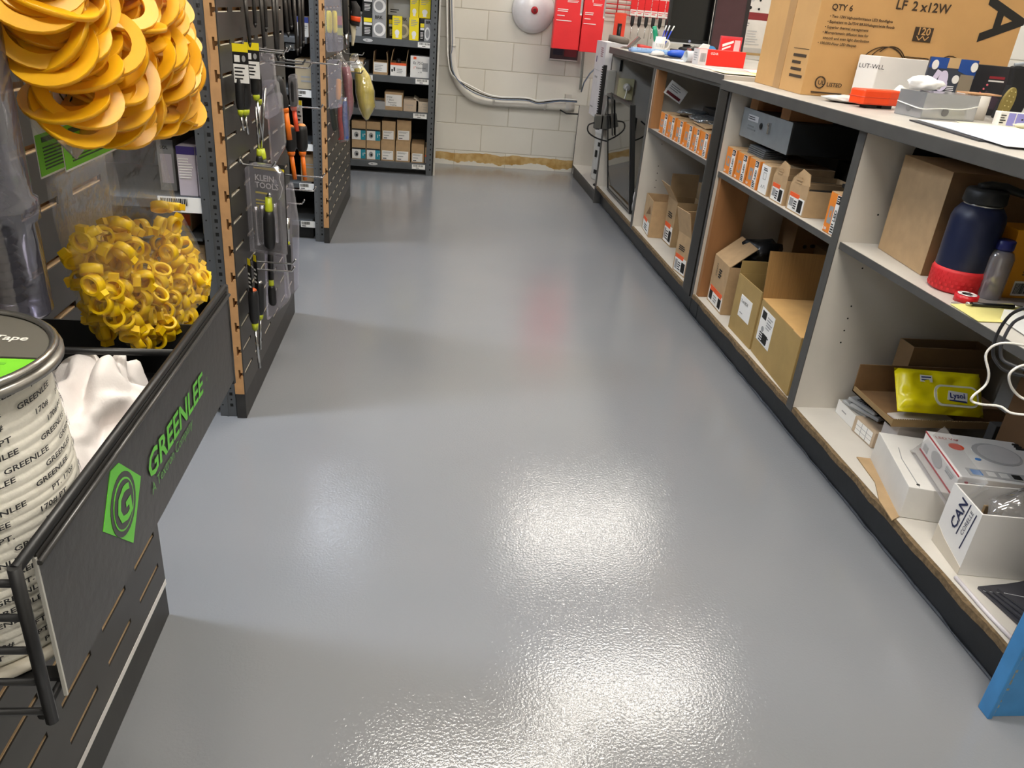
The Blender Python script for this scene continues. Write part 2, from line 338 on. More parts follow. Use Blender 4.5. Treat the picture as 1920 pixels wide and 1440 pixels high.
def cabinet(y0,y1,label,shelf=None,zt=.985,z0=.112,group='open cabinets under the counter',kick=True,extra=None):
    t=thing('open_cabinet',label,'cabinet',((XF+XB)/2,(y0+y1)/2,0),0,group)
    T=.02
    for ya,yb in ((y0,y0+T),(y1-T,y1)):
        g=G(); g.box(XF+.002,XB,ya,yb,z0,zt,0); g.box(XF-.001,XF+.002,ya,yb,z0,zt,1)
        # shelf pin holes
        for zz in (.36,.40,.44,.48,.60,.64,.76): 
            g.lathe([(.0028,0),(.0028,.0008)],(XF+.10,ya-.0004 if ya>y0 else yb-.0004,zz),8,2,ax=(0,1,0))
        g.build('side_panel',[MEL,EDGE,HOLE],t,world=True)
    g=G(); g.box(XB-.008,XB,y0+T,y1-T,z0,zt); g.build('back_panel',[MEL],t,world=True)
    g=G(); g.box(XF+.012,XB-.008,y0+T,y1-T,z0,z0+.018,0); ragged(g,XF-.004,XF+.012,y0+T,y1-T,z0,z0+.0175,1,int(y0*7)); g.build('bottom_shelf',[MEL,PART],t,world=True)
    if shelf:
        g=G(); g.box(XF+.012,XB-.008,y0+T,y1-T,shelf-.02,shelf,0); g.box(XF+.008,XF+.012,y0+T,y1-T,shelf-.02,shelf,1); g.build('shelf',[MEL,EDGE],t,world=True)
    if kick:
        g=G(); g.box(1.235,1.25,y0,y1,0.001,z0); g.build('kick_board',[KICKM],t,world=True)
    return t
cabA=cabinet(1.04,2.12,'nearest open white cabinet bay, with the navy bottle on its shelf',.675)
cabB=cabinet(2.12,3.195,'open white cabinet bay holding the grey steel box and orange cartons',.672)
cabC=cabinet(3.30,4.38,'open white cabinet bay with six orange boxes along its shelf',.684)
cabD=cabinet(4.38,5.49,'open white cabinet bay with a flat screen stored on end',None)
g=G(); g.box(-.006,.02,-.0475,.0475,0,.868); 
t=thing('filler_post','black upright filler post between two cabinet bays','post',(XF,3.2475,.112)); g.build('filler_face',[M('#1d1c1b',.4)],t)
G().box(.021,.5,-.045,.045,0,.868).build('filler_core',[DARK],t)
G().box(.045,.055,-.047,.047,-.111,-.001).build('kick_board',[KICKM],t)
# low end unit
t=thing('low_end_cabinet','low open white cabinet against the block wall, holding a printed drum','cabinet',(1.5,6.0,0))
g=G(); g.box(1.19,1.75,6.48,6.50,.02,.56,0); g.box(1.188,1.19,6.48,6.50,.02,.56,1); g.build('side_panel',[MEL,EDGE],t,world=True)
g=G(); g.box(1.19,1.75,5.50,5.52,.001,.56,1); g.build('side_panel',[MEL,EDGE],t,world=True)
g=G(); g.box(1.19,1.75,5.52,6.48,.075,.093,0); g.box(1.186,1.19,5.52,6.48,.075,.093,1); g.build('bottom_shelf',[MEL,EDGE],t,world=True)
g=G(); g.box(1.20,1.215,5.52,6.48,.001,.074); g.build('kick_board',[KICKM],t,world=True)
g=G(); g.box(1.42,1.75,5.53,6.48,.54,.56); g.build('top_panel',[MEL],t,world=True)
# worktop
TOPM=M('#b9b4ac',.45,var=.12,sc=6,name='worn_worktop_laminate')
t=thing('worktop','long white laminate worktop with a dark grey front edge','worktop',(1.65,3.25,.985))
for (ya,yb,za,zb,xa) in ((1.03,3.27,.987,1.02,1.17),(3.272,5.56,1.003,1.038,1.178)):
    g=G(); g.box(xa+.004,2.12,ya,yb,za,zb,0); g.box(xa,xa+.004,ya,yb,za-.003,zb,1); g.build('worktop_slab',[TOPM,EDGE],t,world=True,bevel=.002)
g=G(); g.box(1.19,2.1,3.272,5.49,.986,1.0025); g.build('build_up_strip',[EDGE],t,world=True)
# repair mark where two lengths of edge band meet
# rough sealant bead along the floor
g=G(); rr=random.Random(3); pts=[]
for k in range(90):
    y=1.04+k*(5.48-1.04)/89; pts.append((1.232+rr.uniform(-.0025,.0025),y,.003+rr.uniform(-.001,.002)))
g.tube(pts,[rr.uniform(.0018,.0045) for _ in pts],6)
tag(g.build('sealant_bead',[M('#50545a',.35,var=.3,sc=40)]),'rough grey sealant bead along the foot of the counter','sealant')
# blue steel end plate by the near end
t=thing('blue_steel_stand','chipped blue steel stand on the floor at the near end of the counter','stand',(1.33,.93,0))
BLU=M('#3c84bf',.4,var=.12,sc=14,name='chipped_blue_paint'); CHIP=M('#8d8f86',.7,var=.2,sc=50)
g=G(); g.prism([(1.165,1.025,.012),(1.172,1.025,.0),(1.46,1.025,0),(1.46,1.025,.42),(1.165,1.025,.42)],(0,-.02,0),0); g.build('end_plate',[BLU],t,world=True,bevel=.001)
g=G(); g.box(1.155,1.165,.998,1.03,.0,.42,0); g.build('side_flange',[BLU],t,world=True,bevel=.002)
g=G()
for k in range(26):
    z=.01+k*.016; g.slab((1.1652+random.uniform(0,.002),1.0045,z),(random.uniform(.004,.012),0,0),(0,-.0008,0),(0,0,random.uniform(.004,.013)))
g.build('paint_chips',[CHIP],t,world=True)
# ================================================================ slat walls
MDF=M('#bd8f5e',.8,var=.08,sc=40,name='mdf_edge'); LAM=M('#34322f',.42,var=.1,sc=14,name='black_laminate'); LIP=M('#cdb08a',.7,var=.05)
def slatwall(xf,y0,y1,z1,label,th=.03,dash0=None,rows=26,lip=LIP,zb=.085,grp=None):
    t=thing('slatwall_panel',label,'slatwall',(xf-th/2,(y0+y1)/2,0),0,grp)
    zs=[.151+.0762*k for k in range(rows) if .151+.0762*k<z1-.02]
    # core: T-slotted profile
    prof=[(xf-th,zb),(xf-.003,zb)]
    for z in zs:
        prof+=[(xf-.003,z-.006),(xf-.010,z-.006),(xf-.010,z-.015),(xf-.016,z-.015),(xf-.016,z+.015),(xf-.010,z+.015),(xf-.010,z+.006),(xf-.003,z+.006)]
    prof+=[(xf-.003,z1),(xf-th,z1)]
    g=G(); g.prism([(a,y0,b) for a,b in prof],(0,y1-y0,0),0); g.build('slotted_core',[MDF],t,world=True)
    # face sheets with slot openings
    ds=dash0 if dash0 is not None else y0+.01; dash=[]
    y=ds
    while y<y1-.02: dash.append((max(y,y0+.004),min(y+.106,y1-.004))); y+=.1535
    g=G(); zprev=zb
    for z in zs:
        g.box(xf-.003,xf,y0,y1,zprev,z-.0055,0); zprev=z+.0055
        yy=y0
        for a,b in dash:
            g.box(xf-.003,xf,yy,a,z-.0055,z+.0055,0); yy=b
            g.box(xf-.0095,xf-.0026,a,b,z-.0056,z-.0035,1)   # raw lip of the slot
        g.box(xf-.003,xf,yy,y1,z-.0055,z+.0055,0)
    g.box(xf-.003,xf,y0,y1,zprev,z1,0)
    g.build('face_sheet',[LAM,lip],t,world=True)
    g=G(); g.box(xf-th,xf-.002,y0+.003,y1,.001,zb-.001); g.build('base_board',[M('#2a2928',.5,var=.2,sc=30)],t,world=True)
    return t
sw0=slatwall(-.508,-.6,1.298,2.0,'near black slatwall end panel with a white strip above its base',dash0=1.167-.1535*12,rows=25,zb=.095)
g=G(); g.box(-.5075,-.5068,-.6,1.297,.082,.095); g.build('white_strip',[WHITE],sw0,world=True)
sw1=slatwall(-.53,2.15,3.07,2.0,'black slatwall end panel hung with screwdrivers, raw brown edge facing out',dash0=2.163,lip=M('#e2dccb',.7))
sw2=slatwall(-.512,4.10,5.24,2.0,'farther black slatwall end panel with bags of cable ties',dash0=4.12,lip=M('#e2dccb',.7))
# gondola bodies behind the end panels
def post(x,y,h,label,grp='perforated steel posts'):
    t=thing('steel_post',label,'post',(x,y,0),0,grp)
    g=G(); W=.048; g.box(-W/2,W/2,-.002,0,0.001,h,0); g.box(-W/2,-W/2+.002,0,.04,0.001,h,0); g.box(W/2-.002,W/2,0,.04,0.001,h,0)
    g.box(-.004,0,-.0045,-.002,0.001,h,0)
    z=.04; k=0
    while z<h-.03:
        if k%2==0: g.box(.007,.016,-.0026,-.0019,z-.005,z+.005,1)
        else: g.lathe([(.0028,0),(.0028,.0009)],(.0115,-.0027,z),8,1,ax=(0,1,0))
        if k%3==0: g.lathe([(.0022,0),(.0022,.0009)],(-.015,-.0027,z),8,1,ax=(0,1,0))
        z+=.0191; k+=1
    g.build('post_channel',[STEEL,HOLE],t)
    return t
post(-.588,2.165,2.0,'perforated grey steel post beside the raw brown edge of the nearer slatwall')
post(-.567,4.13,2.0,'perforated grey steel post beside the farther slatwall with cable tie bags')
def gondola(y0,y1,label,zs,x0=-3.2,x1=-.61,back=None,div=True):
    t=thing('gondola_shelving',label,'shelving',((x0+x1)/2,(y0+y1)/2,0))
    g=G(); g.box(x0,x1,(y0+y1)/2-.01,(y0+y1)/2+.01,.05,1.95); g.build('back_panel',[M('#1b1a19',.7)],t,world=True)
    for z in zs:
        for a,b in ((y0,(y0+y1)/2-.011),((y0+y1)/2+.011,y1)):
            g=G(); g.box(x0,x1,a,b,z-.028,z,0); g.build('shelf',[STEEL],t,world=True,bevel=.003)
    g=G(); g.box(x0,x1,y0+.03,y1-.03,.001,min(zs)-.03); g.build('base_plinth',[BLACK],t,world=True)
    return t
gondola(2.175,3.05,'grey steel shelving bay behind the screwdriver slatwall',(.10,.42,.664,.90,1.15))
gondola(4.16,5.22,'grey steel shelving bay behind the cable tie slatwall',(.10,.30,.50,.76,1.0,1.2))
gondola(.2,1.28,'grey steel shelving bay behind the near slatwall',(.10,.5,.9,1.3),x1=-.572)
# back shelving unit
t=thing('grey_shelving_unit','grey steel shelving unit with small cartons against the block wall','shelving',(-.55,6.3,0))
for x in (-.003,-1.15):
    g=G(); g.box(x-.02,x+.025,6.085,6.09,.001,2.0,0); g.box(x+.023,x+.025,6.09,6.13,.001,2.0,0)
    for k in range(50): g.box(x+.006,x+.014,6.0842,6.0848,.04+k*.038,.052+k*.038,1)
    g.build('post',[STEEL,HOLE],t,world=True)
g=G(); g.box(.024,.030,6.13,6.5,.02,2.0); g.build('side_panel',[M('#1e1e1f',.6)],t,world=True)
g=G(); g.box(.032,.046,6.10,6.52,.001,2.0); g.build('white_board',[MEL],t,world=True)
g=G(); g.box(-1.15,.02,6.5,6.506,.03,2.0); g.build('back_panel',[M('#141414',.7)],t,world=True)
for z in (.085,.458,.70,.948,1.3):
    g=G(); g.box(-1.14,.0,6.095,6.49,z-.004,z,0); g.box(-1.14,-.023,6.088,6.094,z-.045,z,0); g.box(-.023,.0,6.091,6.094,z-.045,z,0); g.build('shelf',[STEEL],t,world=True)
for z,x in ((.085,-.13),(.458,-.13),(.70,-.12),(.948,-.11),(.70,-.53)):
    g=G(); g.art((x,6.0875,z-.040),(1,0,0),(0,0,1),.10,.034,[('r',0,0,1,1,0),('bc',.12,.5,.85,.9,1),('ln',.3,.1,.7,.4,1,1)]); g.build('price_label',[PAPER,INK],t,world=True)
for x,z in ((-.46,.052),(-.50,.915)):
    g=G(); g.art((x,6.0875,z),(1,0,0),(0,0,1),.07,.022,[('e',.5,.5,.5,.5,0),('ln',.3,.35,.6,.7,1,1)]); g.build('maker_badge',[LGREY,INK],t,world=True)
g=G(); g.box(-1.14,-.02,6.16,6.18,.001,.04); g.build('base_plinth',[BLACK],t,world=True)
# ================================================================ things in and on the counter
def edge_box(n,f):
    """base centre helper: near and far corner of the aisle-side bottom edge -> rotation, axes"""
    e=f-n; rz=math.atan2(-e.x,e.y); return rz,V((math.cos(rz),math.sin(rz),0)),e.length
def ebox(pn,pf,z0,depth):
    n=atz(*pn,z0); f=atz(*pf,z0); rz,xa,L=edge_box(n,f); return (n+f)/2+xa*depth/2,rz,L
AM=[WHITE,INK,ORANGE,GREY,REDO,CARDD]
def outlet_art(k):
    sh={0:[('r',.14,.30,.50,.66,3),('e',.32,.48,.10,.12,2)],1:[('r',.16,.26,.46,.70,3),('e',.31,.48,.12,.15,2)],2:[('r',.18,.24,.5,.66,3),('p',[(.30,.38),(.42,.40),(.40,.56),(.28,.54)],2)]}[k%3]
    return [('r',.02,.02,.98,.98,2)]+sh+[('r',.58,.03,.92,.97,0),('r',.60,.76,.90,.96,1),('ln',.63,.79,.88,.93,3,0),('T','LED',.86,.34,.020,1,1),('ln',.64,.06,.88,.30,4,1),('t','DIM',.06,.07,.013,0,1)]
def outlet_box(yc,w,h,label,z,k,x=1.212,depth=.24,group=None,rz=0):
    return carton('orange_outlet_carton',label,'box',(x+depth/2,yc,z),(depth,w,h),rz,CARD,art={'-x':outlet_art(k),'-y':[('r',0,.0,.06,1,2)]},amats=AM,group=group)
# --- bay C shelf: six orange boxes
names=['by the wood upright','second from the wood upright','third from the wood upright','fourth from the wood upright','second from the black post','half behind the black post']
for k,(ya,yb) in enumerate(((4.06,4.20),(3.93,4.045),(3.79,3.90),(3.635,3.755),(3.53,3.62),(3.40,3.52))):
    outlet_box((ya+yb)/2,yb-ya,.105,'orange carton on the far shelf, '+names[k],.6845,k,group='orange cartons along the far shelf')
carton('orange_outlet_carton','orange and black carton set back on top of the grey bags in the far bay','box',(1.42,3.66,.835),(.10,.14,.115),0,BLACK,art={'-x':outlet_art(1)},amats=AM)
carton('dark_box','black flat box lying behind the orange cartons in the far bay','box',(1.50,3.85,.6845),(.16,.62,.148),0,M('#26231f',.6))
def crumple(name,label,cat,c,r,mat,seed,amp=.35,n=3,freq=9,flat=None,group=None):
    bm=bmesh.new(); bmesh.ops.create_icosphere(bm,subdivisions=n,radius=1)
    for v in bm.verts:
        p=v.co.copy(); q=p*freq*.25+V((seed,seed*1.7,0)); d=1+amp*(noise.noise(q)+.5*(1-abs(noise.noise(q*2.3))*2.2)-.2)
        v.co=V((p.x*r[0]*d,p.y*r[1]*d,max(p.z*d,-1)*r[2]))
    zmin=min(v.co.z for v in bm.verts)
    for v in bm.verts: v.co.z-=zmin
    me=bpy.data.meshes.new(name); bm.to_mesh(me); bm.free(); me.materials.append(mat)
    for p in me.polygons: p.use_smooth=True
    o=bpy.data.objects.new(name,me); C.objects.link(o); o.location=c; MATS[o.name]=Matrix.Translation(V(c))
    return tag(o,label,cat,group)
for k,(y,x,h) in enumerate(((4.02,1.33,.034),(3.84,1.34,.03),(3.72,1.33,.035))):
    crumple('grey_plastic_bag','crumpled grey plastic bag on top of orange cartons, %s'%('nearest the raw wood upright','middle of the three','nearest the black post')[k],'bag',(x,y,.7905),(.085,.09,h/2),clear('grey_film',tint='#6f7376',haze=.6,fac=.2,bump=.6),k+3,amp=.25)
g=G(); g.slab((1.235,3.53,.7925),(.15,.02,.012),(0,.21,.006),(0,0,.003)); tag(g.build('loose_flap',[CARD]),'loose folded brown card flap on top of the near orange cartons in the far bay','cardboard')
# raw wood upright at bay C/D
g=G(); g.box(1.195,1.245,4.315,4.358,.6845,.984); tag(g.build('wood_upright',[WOOD],bevel=.001),'raw brown wood upright under the worktop at the far end of the orange carton shelf','wood upright')
t=thing('hanging_tag','white label with a dark red bar, hung tilted beside the wood upright','label',(1.262,4.30,.90),0)
G(Matrix.Rotation(.5,4,'Y')).box(-.012,.10,-.0015,0,-.035,.04).build('tag_card',[PAPER],t); 
g=G(Matrix.Rotation(.5,4,'Y')); g.art((-.012,-.0016,-.035),(1,0,0),(0,0,1),.112,.075,[('r',.1,.1,.9,.3,0),('ln',.1,.45,.9,.85,3,1)]); g.build('printed_label',[M('#6a2028'),GREY],t)
g=G(); g.lathe([(.05,0),(.05,.002)],(1.40,4.3785,.92),20,0,ax=(0,-1,0)); tag(g.build('cable_grommet',[M('#2a1f1c',.7)]),'dark round cable hole high on the white side panel of the orange carton bay','cable hole')
# --- bay C floor: open cartons
LABL=[('r',.08,.03,.92,.42,0),('r',.08,.36,.70,.46,4),('r',.12,.08,.30,.32,3),('bc',.62,.08,.88,.32,1),('ln',.34,.08,.58,.30,4,1),('ln',.25,.58,.75,.72,3,1)]
def ecarton(name,label,pn,pf,z0,depth,h,mat=CARD,art=None,flaps=(),opened=True,group=None,amats=AM,fill=None,cat='box'):
    c,rz,L=ebox(pn,pf,z0,depth); return carton(name,label,cat,c,(depth,L,h),rz,mat,art=art or {},amats=amats,flaps=flaps,opened=opened,group=group,fill=fill)
ecarton('open_carton','brown open carton with a torn side, farthest on the bottom of the third bay',(1214.6,445),(1203,426),.131,.13,.20,art={'-x':[('r',.1,.03,.9,.36,0),('r',.1,.30,.6,.40,4),('ln',.3,.08,.8,.25,3,1),('p',[(.35,.5),(.9,.62),(.7,.8),(.5,.62)],5)]},flaps=(('+x',.10,10),))
ecarton('open_carton','brown open carton standing between two others in the third bay',(1256,464),(1241,449),.131,.15,.24,art={'-x':LABL},flaps=(('-x',.10,35),('+y',.12,5)),mat=CARD2)
ecarton('open_carton','brown open carton with a big white label, nearest the black post on the bottom shelf',(1283,522),(1260.5,504),.131,.15,.19,art={'-x':LABL},flaps=(('-x',.12,15),('+y',.10,-10)))
carton('large_carton','large brown carton at the back of the third bay, behind the open ones','box',(1.62,3.95,.131),(.25,.55,.30),0,CARD2)
carton('large_carton','second large brown carton standing behind the big white label carton','box',(1.60,3.48,.131),(.22,.30,.24),0,CARD2,opened=True)
g=G(); g.slab((1.45,3.55,.373),(.14,0,.02),(0,.16,0),(0,0,.0)); 
# --- bay B shelf
for k,(ya,yb,lb) in enumerate(((3.055,3.165,'farthest of three together on the middle bay shelf'),(2.93,3.04,'middle of three together on the middle bay shelf'),(2.81,2.915,'nearest of three together, beside the white-faced carton'))):
    outlet_box((ya+yb)/2,yb-ya,.105,'orange carton, '+lb,.6725,k,x=1.215,group='orange cartons on the middle bay shelf')
outlet_box(2.20,.075,.122,'orange carton standing alone at the near end of the middle bay shelf',.6725,2,x=1.208,depth=.2)
carton('white_faced_carton','slim carton with a white drawn-on end, next to three orange cartons','box',(1.335,2.75,.6725),(.24,.085,.105),0,CARD,art={'-x':[('r',.05,.03,.95,.97,0),('l',[(.35,.5),(.65,.5),(.65,.72),(.35,.72),(.35,.5)],.0012,1),('l',[(.3,.2),(.4,.3),(.5,.2),(.62,.32),(.75,.22)],.001,1),('ln',.3,.78,.7,.9,2,1)]},amats=AM)
LAB2=[('r',.1,.05,.93,.62,0),('r',.1,.56,.62,.72,4),('r',.15,.2,.36,.5,3),('bc',.64,.10,.86,.56,1),('ln',.4,.12,.58,.48,4,1)]
def peaked(yc,w,label,tw):
    t=carton('peaked_carton',label,'box',(1.215+.12,yc,.6725),(.24,w,.085),0,CARD,art={'-x':LAB2},amats=AM,opened=True,fill=(.8,DARK))
    g=G(); g.prism([(-.12,w/2-.002,.085),(-.12,w*.42,.105),(-.112,w*.12,.140),(-.112,-w*.28,.132),(-.12,-w/2+.002,.10),(-.12,-w/2+.002,.085)],(.003,0,0)); g.art((-.1206,w*.26,.093),(0,-1,0),(0,0,1),w*.50,.028,[('ln',0,0,1,1,3,0)]); g.build('flap',[CARD,INK],t)
    for q in g.m: pass
    return t
peaked(2.62,.115,'small brown carton with peaked flap and white label, beside the white-faced carton',0)
peaked(2.465,.135,'small brown carton with peaked flap and large white label, toward the lone orange carton',0)
carton('white_box','long white box lying behind the peaked cartons','box',(1.56,2.60,.6725),(.10,.42,.13),0,M('#2c261f',.7),art={'-x':[('r',0,0,1,.08,0)]},amats=AM)
carton('grey_flat_box','grey cardboard box leaning at the back of the middle bay shelf','box',(1.46,2.30,.6725),(.16,.15,.10),0,M('#77746e',.7),flaps=(('-x',.03,10),))
carton('black_box','black box with a faint letter R behind the lone orange carton','box',(1.44,2.34,.7726),(.2,.18,.012),0,BLACK)
for k in range(5):
    g=G(); g.slab((1.24+.004*k,2.86+.006*k,.778+.006*k),(.10,.01,0),(0,.16,0),(0,0,.0045)); tag(g.build('grey_sleeve',[M('#5f6366',.35)]),'thin grey plastic sleeve in the short stack on the orange cartons under the steel box','sleeve',group='grey sleeves stacked on the orange cartons')
# steel cash box hung under the worktop
SB=M('#8f9496',.45,metal=.25,var=.06,sc=30,name='scuffed_grey_box_steel')
t=thing('steel_lock_box','dented grey steel lock box wedged under the worktop, with keyhole and latch','lock box',(1.40,2.935,.822))
g=G(); g.box(-.148,-.146,-.235,.235,.0,.11,0); g.build('front_plate',[SB],t,bevel=.002)
g=G(); g.box(-.145,.16,-.233,.233,.001,.109); g.build('box_body',[M('#3b3d3f',.45,metal=.4)],t,bevel=.004)
g=G(); g.art((-.1485,.235,0),(0,-1,0),(0,0,1),.47,.11,[('r',.14,.62,.36,.82,0),('ln',.15,.66,.34,.79,2,1),('ln',.16,.3,.36,.5,2,2)]); g.build('maker_label',[LGREY,INK,M('#7d8284')],t)
g=G(); g.lathe([(.012,0),(.012,.003),(.007,.003),(.007,.006)],(-.148,.03,.062),12,0,ax=(-1,0,0)); g.build('keyhole',[INK],t)
g=G(); g.box(-.156,-.148,-.06,-.048,.045,.085); g.lathe([(.006,0),(.006,.004)],(-.156,-.054,.078),10,ax=(-1,0,0)); g.build('latch',[CHROME],t)
for k,(y,lb) in enumerate(((3.09,'far end'),(2.79,'near end'))):
    g=G(); g.box(1.255,1.42,y-.045,y+.03,.9325,.984); tag(g.build('wood_block',[WOOD],bevel=.001),'raw wood block packed above the %s of the grey steel lock box'%lb,'wood block')
# --- bay B floor
g=G(); g.box(1.205,1.34,3.145,3.173,.131,.651,0); tag(g.build('wood_board',[WOOD],bevel=.001),'raw wood board standing on end against the far side of the middle bay','wood board')
carton('brown_crate','brown box with small dark cutouts, standing behind the raw wood board','box',(1.60,3.08,.131),(.17,.15,.40),0,M('#7d5d3a',.85),art={'-y':[('e',.3,.72,.05,.02,1),('e',.5,.73,.07,.02,1),('e',.68,.71,.05,.02,1),('l',[(0,.80),(1,.80)],.002,5),('e',.3,.5,.02,.01,1)]},amats=AM)
c,rz,L=ebox((1350,590),(1325,560),.131,.20)
t=carton('open_carton','brown open carton with an orange-topped label, nearest the raw wood board','box',c,(.20,L,.205),rz,CARD,art={'-x':[('r',.06,.03,.94,.32,0),('r',.1,.27,.88,.37,4),('r',.1,.08,.3,.27,1),('bc',.72,.07,.9,.26,1),('ln',.4,.08,.68,.24,3,3),('T','OREM',.35,.62,.02,1),('ln',.45,.62,.62,.82,4,1)]},amats=AM,flaps=(('-x',.13,-50),),opened=True,fill=(.85,M('#2b2c2d',.5)))
crumple('black_plastic_bag','black plastic bag stuffed in the open carton by the wood board','bag',(1.40,3.02,.312),(.085,.07,.06),M('#1b1c1e',.25,bump=.6,bsc=20),11)
crumple('clear_plastic_bag','crinkled clear plastic bag between two open cartons in the middle bay','bag',(1.40,2.78,.24),(.06,.05,.05),clear('crinkled_film',fac=.25,bump=1,bsc=30,haze=.1),5)
OLV=M('#a58a55',.85,var=.06,sc=20,bump=.2,bsc=200,name='olive_cardboard')
ecarton('open_carton','olive-brown open carton with a white paper label reading tool box',(1404,655),(1365,612),.131,.22,.225,mat=OLV,art={'-x':[('r',.28,.34,.76,.72,0),('t','Tool BOX',.32,.60,.016,1),('ln',.34,.4,.5,.44,1,3)]},flaps=(('+y',.05,0),))
c,rz,L=ebox((1474,742),(1407,657),.131,.27)
t=carton('large_open_carton','large tan carton with one tall flap standing up and a torn near corner','box',c,(.27,L,.205),rz,OLV,art={'-x':[('r',.06,.30,.40,.90,0),('r',.09,.72,.20,.86,1),('ln',.12,.32,.36,.5,4,1),('bc',.2,.34,.32,.5,1),('ln',.24,.60,.37,.84,5,3),('e',.17,.55,.03,.05,3)],'-y':[('p',[(.04,.97),(.5,.98),(.45,.80),(.08,.78)],5)]},amats=AM)
g=G(); w,d,h=.27,L,.205
g.slab((-w/2,-d/2,h+.0005),(w*.99,0,.004),(0,d,0),(0,0,.003)); g.build('top_flap',[M('#c29a60',.85,var=.05,sc=20)],t)
g=G(); g.slab((-w/2+.0,d/2,h),(.34,0,0),(0,.03,.17),(0,.003,-.0005)); g.build('standing_flap',[M('#94703f',.85,var=.10,sc=40,stretch=(6,1,.2))],t)
g=G(); g.slab((-w/2-.001,-d/2-.001,h),(.10,0,-.004),(-.0,.07,.0),(0,0,.003)); g.build('torn_corner',[M('#cda772',.85)],t)
carton('back_carton','wide dark brown carton at the back of the middle bay','box',(1.66,2.80,.131),(.10,.62,.30),0,M('#6b5234',.9))
# --- bay A shelf
n=V((1.262,1.80,0)); f=V((1.285,2.055,0)); rz,xa,L=edge_box(n,f)
c=(n+f)/2+xa*.13; c.z=.6755
carton('flat_brown_carton','plain tan carton standing on end on the near shelf beside the navy bottle','box',c,(.25,L,.262),rz,CARD,art={'-y':[('r',0,0,1,1,5)]},amats=AM)  # near side covered in a darker brown to stand for its shade
g=G(); g.lathe([(.062,0),(.062,.001)],(1.40,2.099,.93),24,0,ax=(0,-1,0)); g.tube([(1.40,2.10,.93),(1.9,2.06,.935)],.03,12,0) if False else None
tag(g.build('cable_grommet',[HOLE]),'black round cable hole at the top of the near bay side panel','cable hole')
t=thing('water_bottle','large navy water bottle with a red rubber boot and black flip lid','bottle',(1.296,1.70,.6755))
r=.0595
g=G(); g.lathe([(r-.004,.004),(r,.01),(r,.175),(r-.004,.19),(r-.013,.203),(r-.018,.208)],(0,0,0),40,0); g.build('bottle_body',[M('#151d3c',.42,var=.03,sc=80,name='navy_powder_coat')],t)
BOOT=M('#d8282e',.55,bump=.25,bsc=120,name='red_rubber')
g=G(); g.lathe([(r-.006,0),(r+.002,.005),(r+.003,.05),(r+.0005,.058)],(0,0,0),40,0)
for k in range(28):
    for j in range(5):
        a=2*PI*(k+.5*(j%2))/28; g.slab((math.cos(a)*(r+.0028)-.0,math.sin(a)*(r+.0028),.008+j*.009),(0,0,.006),V((-math.sin(a),math.cos(a),0))*.006,V((math.cos(a),math.sin(a),0))*.0008)
g.build('rubber_boot',[BOOT],t)
g=G(); g.lathe([(r-.017,.206),(r-.017,.212)],(0,0,0),36,0); g.build('steel_neck_ring',[CHROME],t)
g=G(); g.lathe([(r-.014,.212),(r-.012,.215),(r-.014,.238),(r-.018,.244),(.012,.246)],(0,0,0),36,0); g.build('lid',[M('#141516',.5)],t)
g=G(); g.tube([(-.025,0,.247),(0,-.004,.252),(.035,-.01,.25),(.07,-.018,.242),(.085,-.02,.236)],[.010,.011,.011,.009,.007],10); g.build('lid_handle',[M('#101112',.5)],t)
t=thing('clear_supplement_bottle','cloudy clear plastic bottle with a blue cap beside the navy bottle','bottle',(1.345,1.648,.6755))
g=G(); g.lathe([(.028,0),(.031,.004),(.031,.10),(.026,.112),(.019,.118)],(0,0,0),24); g.build('bottle_body',[clear('cloudy_plastic',tint='#c9c4cc',fac=.12,haze=.35)],t)
g=G(); g.lathe([(.021,.118),(.022,.121),(.022,.139),(.019,.141)],(0,0,0),24); g.build('cap',[M('#20266e',.45)],t)
for k in range(9):
    a=k*2.2; g=G(); g.lathe([(.002,0),(.007,.003),(.007,.006),(.002,.009)],(.014*math.cos(a),.014*math.sin(a),.004+.009*(k//3)),10); g.build('tablet',[M('#d8a8b0' if k%2 else '#e8e2dc',.6)],t)
n=V((1.365,1.645,.6755)); 
t=carton('yellow_box','yellow box with a barcode standing behind the pen on the near shelf','box',(1.43,1.69,.6755),(.125,.08,.165),.03,M('#e59a1c',.5),art={'-y':[('r',.3,.04,.72,.26,0),('bc',.33,.07,.69,.23,1),('ln',.4,.34,.95,.66,8,5),('r',.55,.70,.85,.86,0),('e',.7,.78,.08,.05,1)],'-x':[('T','GO ZAD',.6,.05,.022,5,1),('e',.7,.35,.12,.05,4)]},amats=AM)
crumple('torn_yellow_wrapper','torn pale wrapper leaning between clear bottle and yellow box','wrapper',(1.372,1.715,.6755),(.02,.02,.075),M('#c9a77e',.7),4)
t=thing('red_tape_roll','roll of red electrical tape lying on the near shelf by the bottle','tape',(1.262,1.605,.6755))
g=G(); n=24; pr=[(.012,.0),(.026,0),(.026,.018),(.012,.018)]
rings=[[g.P((a*math.cos(2*PI*j/n),a*math.sin(2*PI*j/n),b)) for j in range(n)] for a,b in pr]
for k in range(4):
    A,B=rings[k],rings[(k+1)%4]
    for j in range(n): g.F((A[j],A[(j+1)%n],B[(j+1)%n],B[j]),0 if k in (0,1,2) else 1,k in(1,3))
g.build('tape_body',[M('#c81e26',.35),BLACK],t)
g=G()
for a,b in ((.012,.021),):
    for j in range(n):
        q=[(a*math.cos(2*PI*j/n),a*math.sin(2*PI*j/n),.0186),(b*math.cos(2*PI*j/n),b*math.sin(2*PI*j/n),.0186),(b*math.cos(2*PI*(j+1)/n),b*math.sin(2*PI*(j+1)/n),.0186),(a*math.cos(2*PI*(j+1)/n),a*math.sin(2*PI*(j+1)/n),.0186)]; g.poly(q,1 if j%5==2 else 0)
g.build('printed_side',[PAPER,GREY],t)
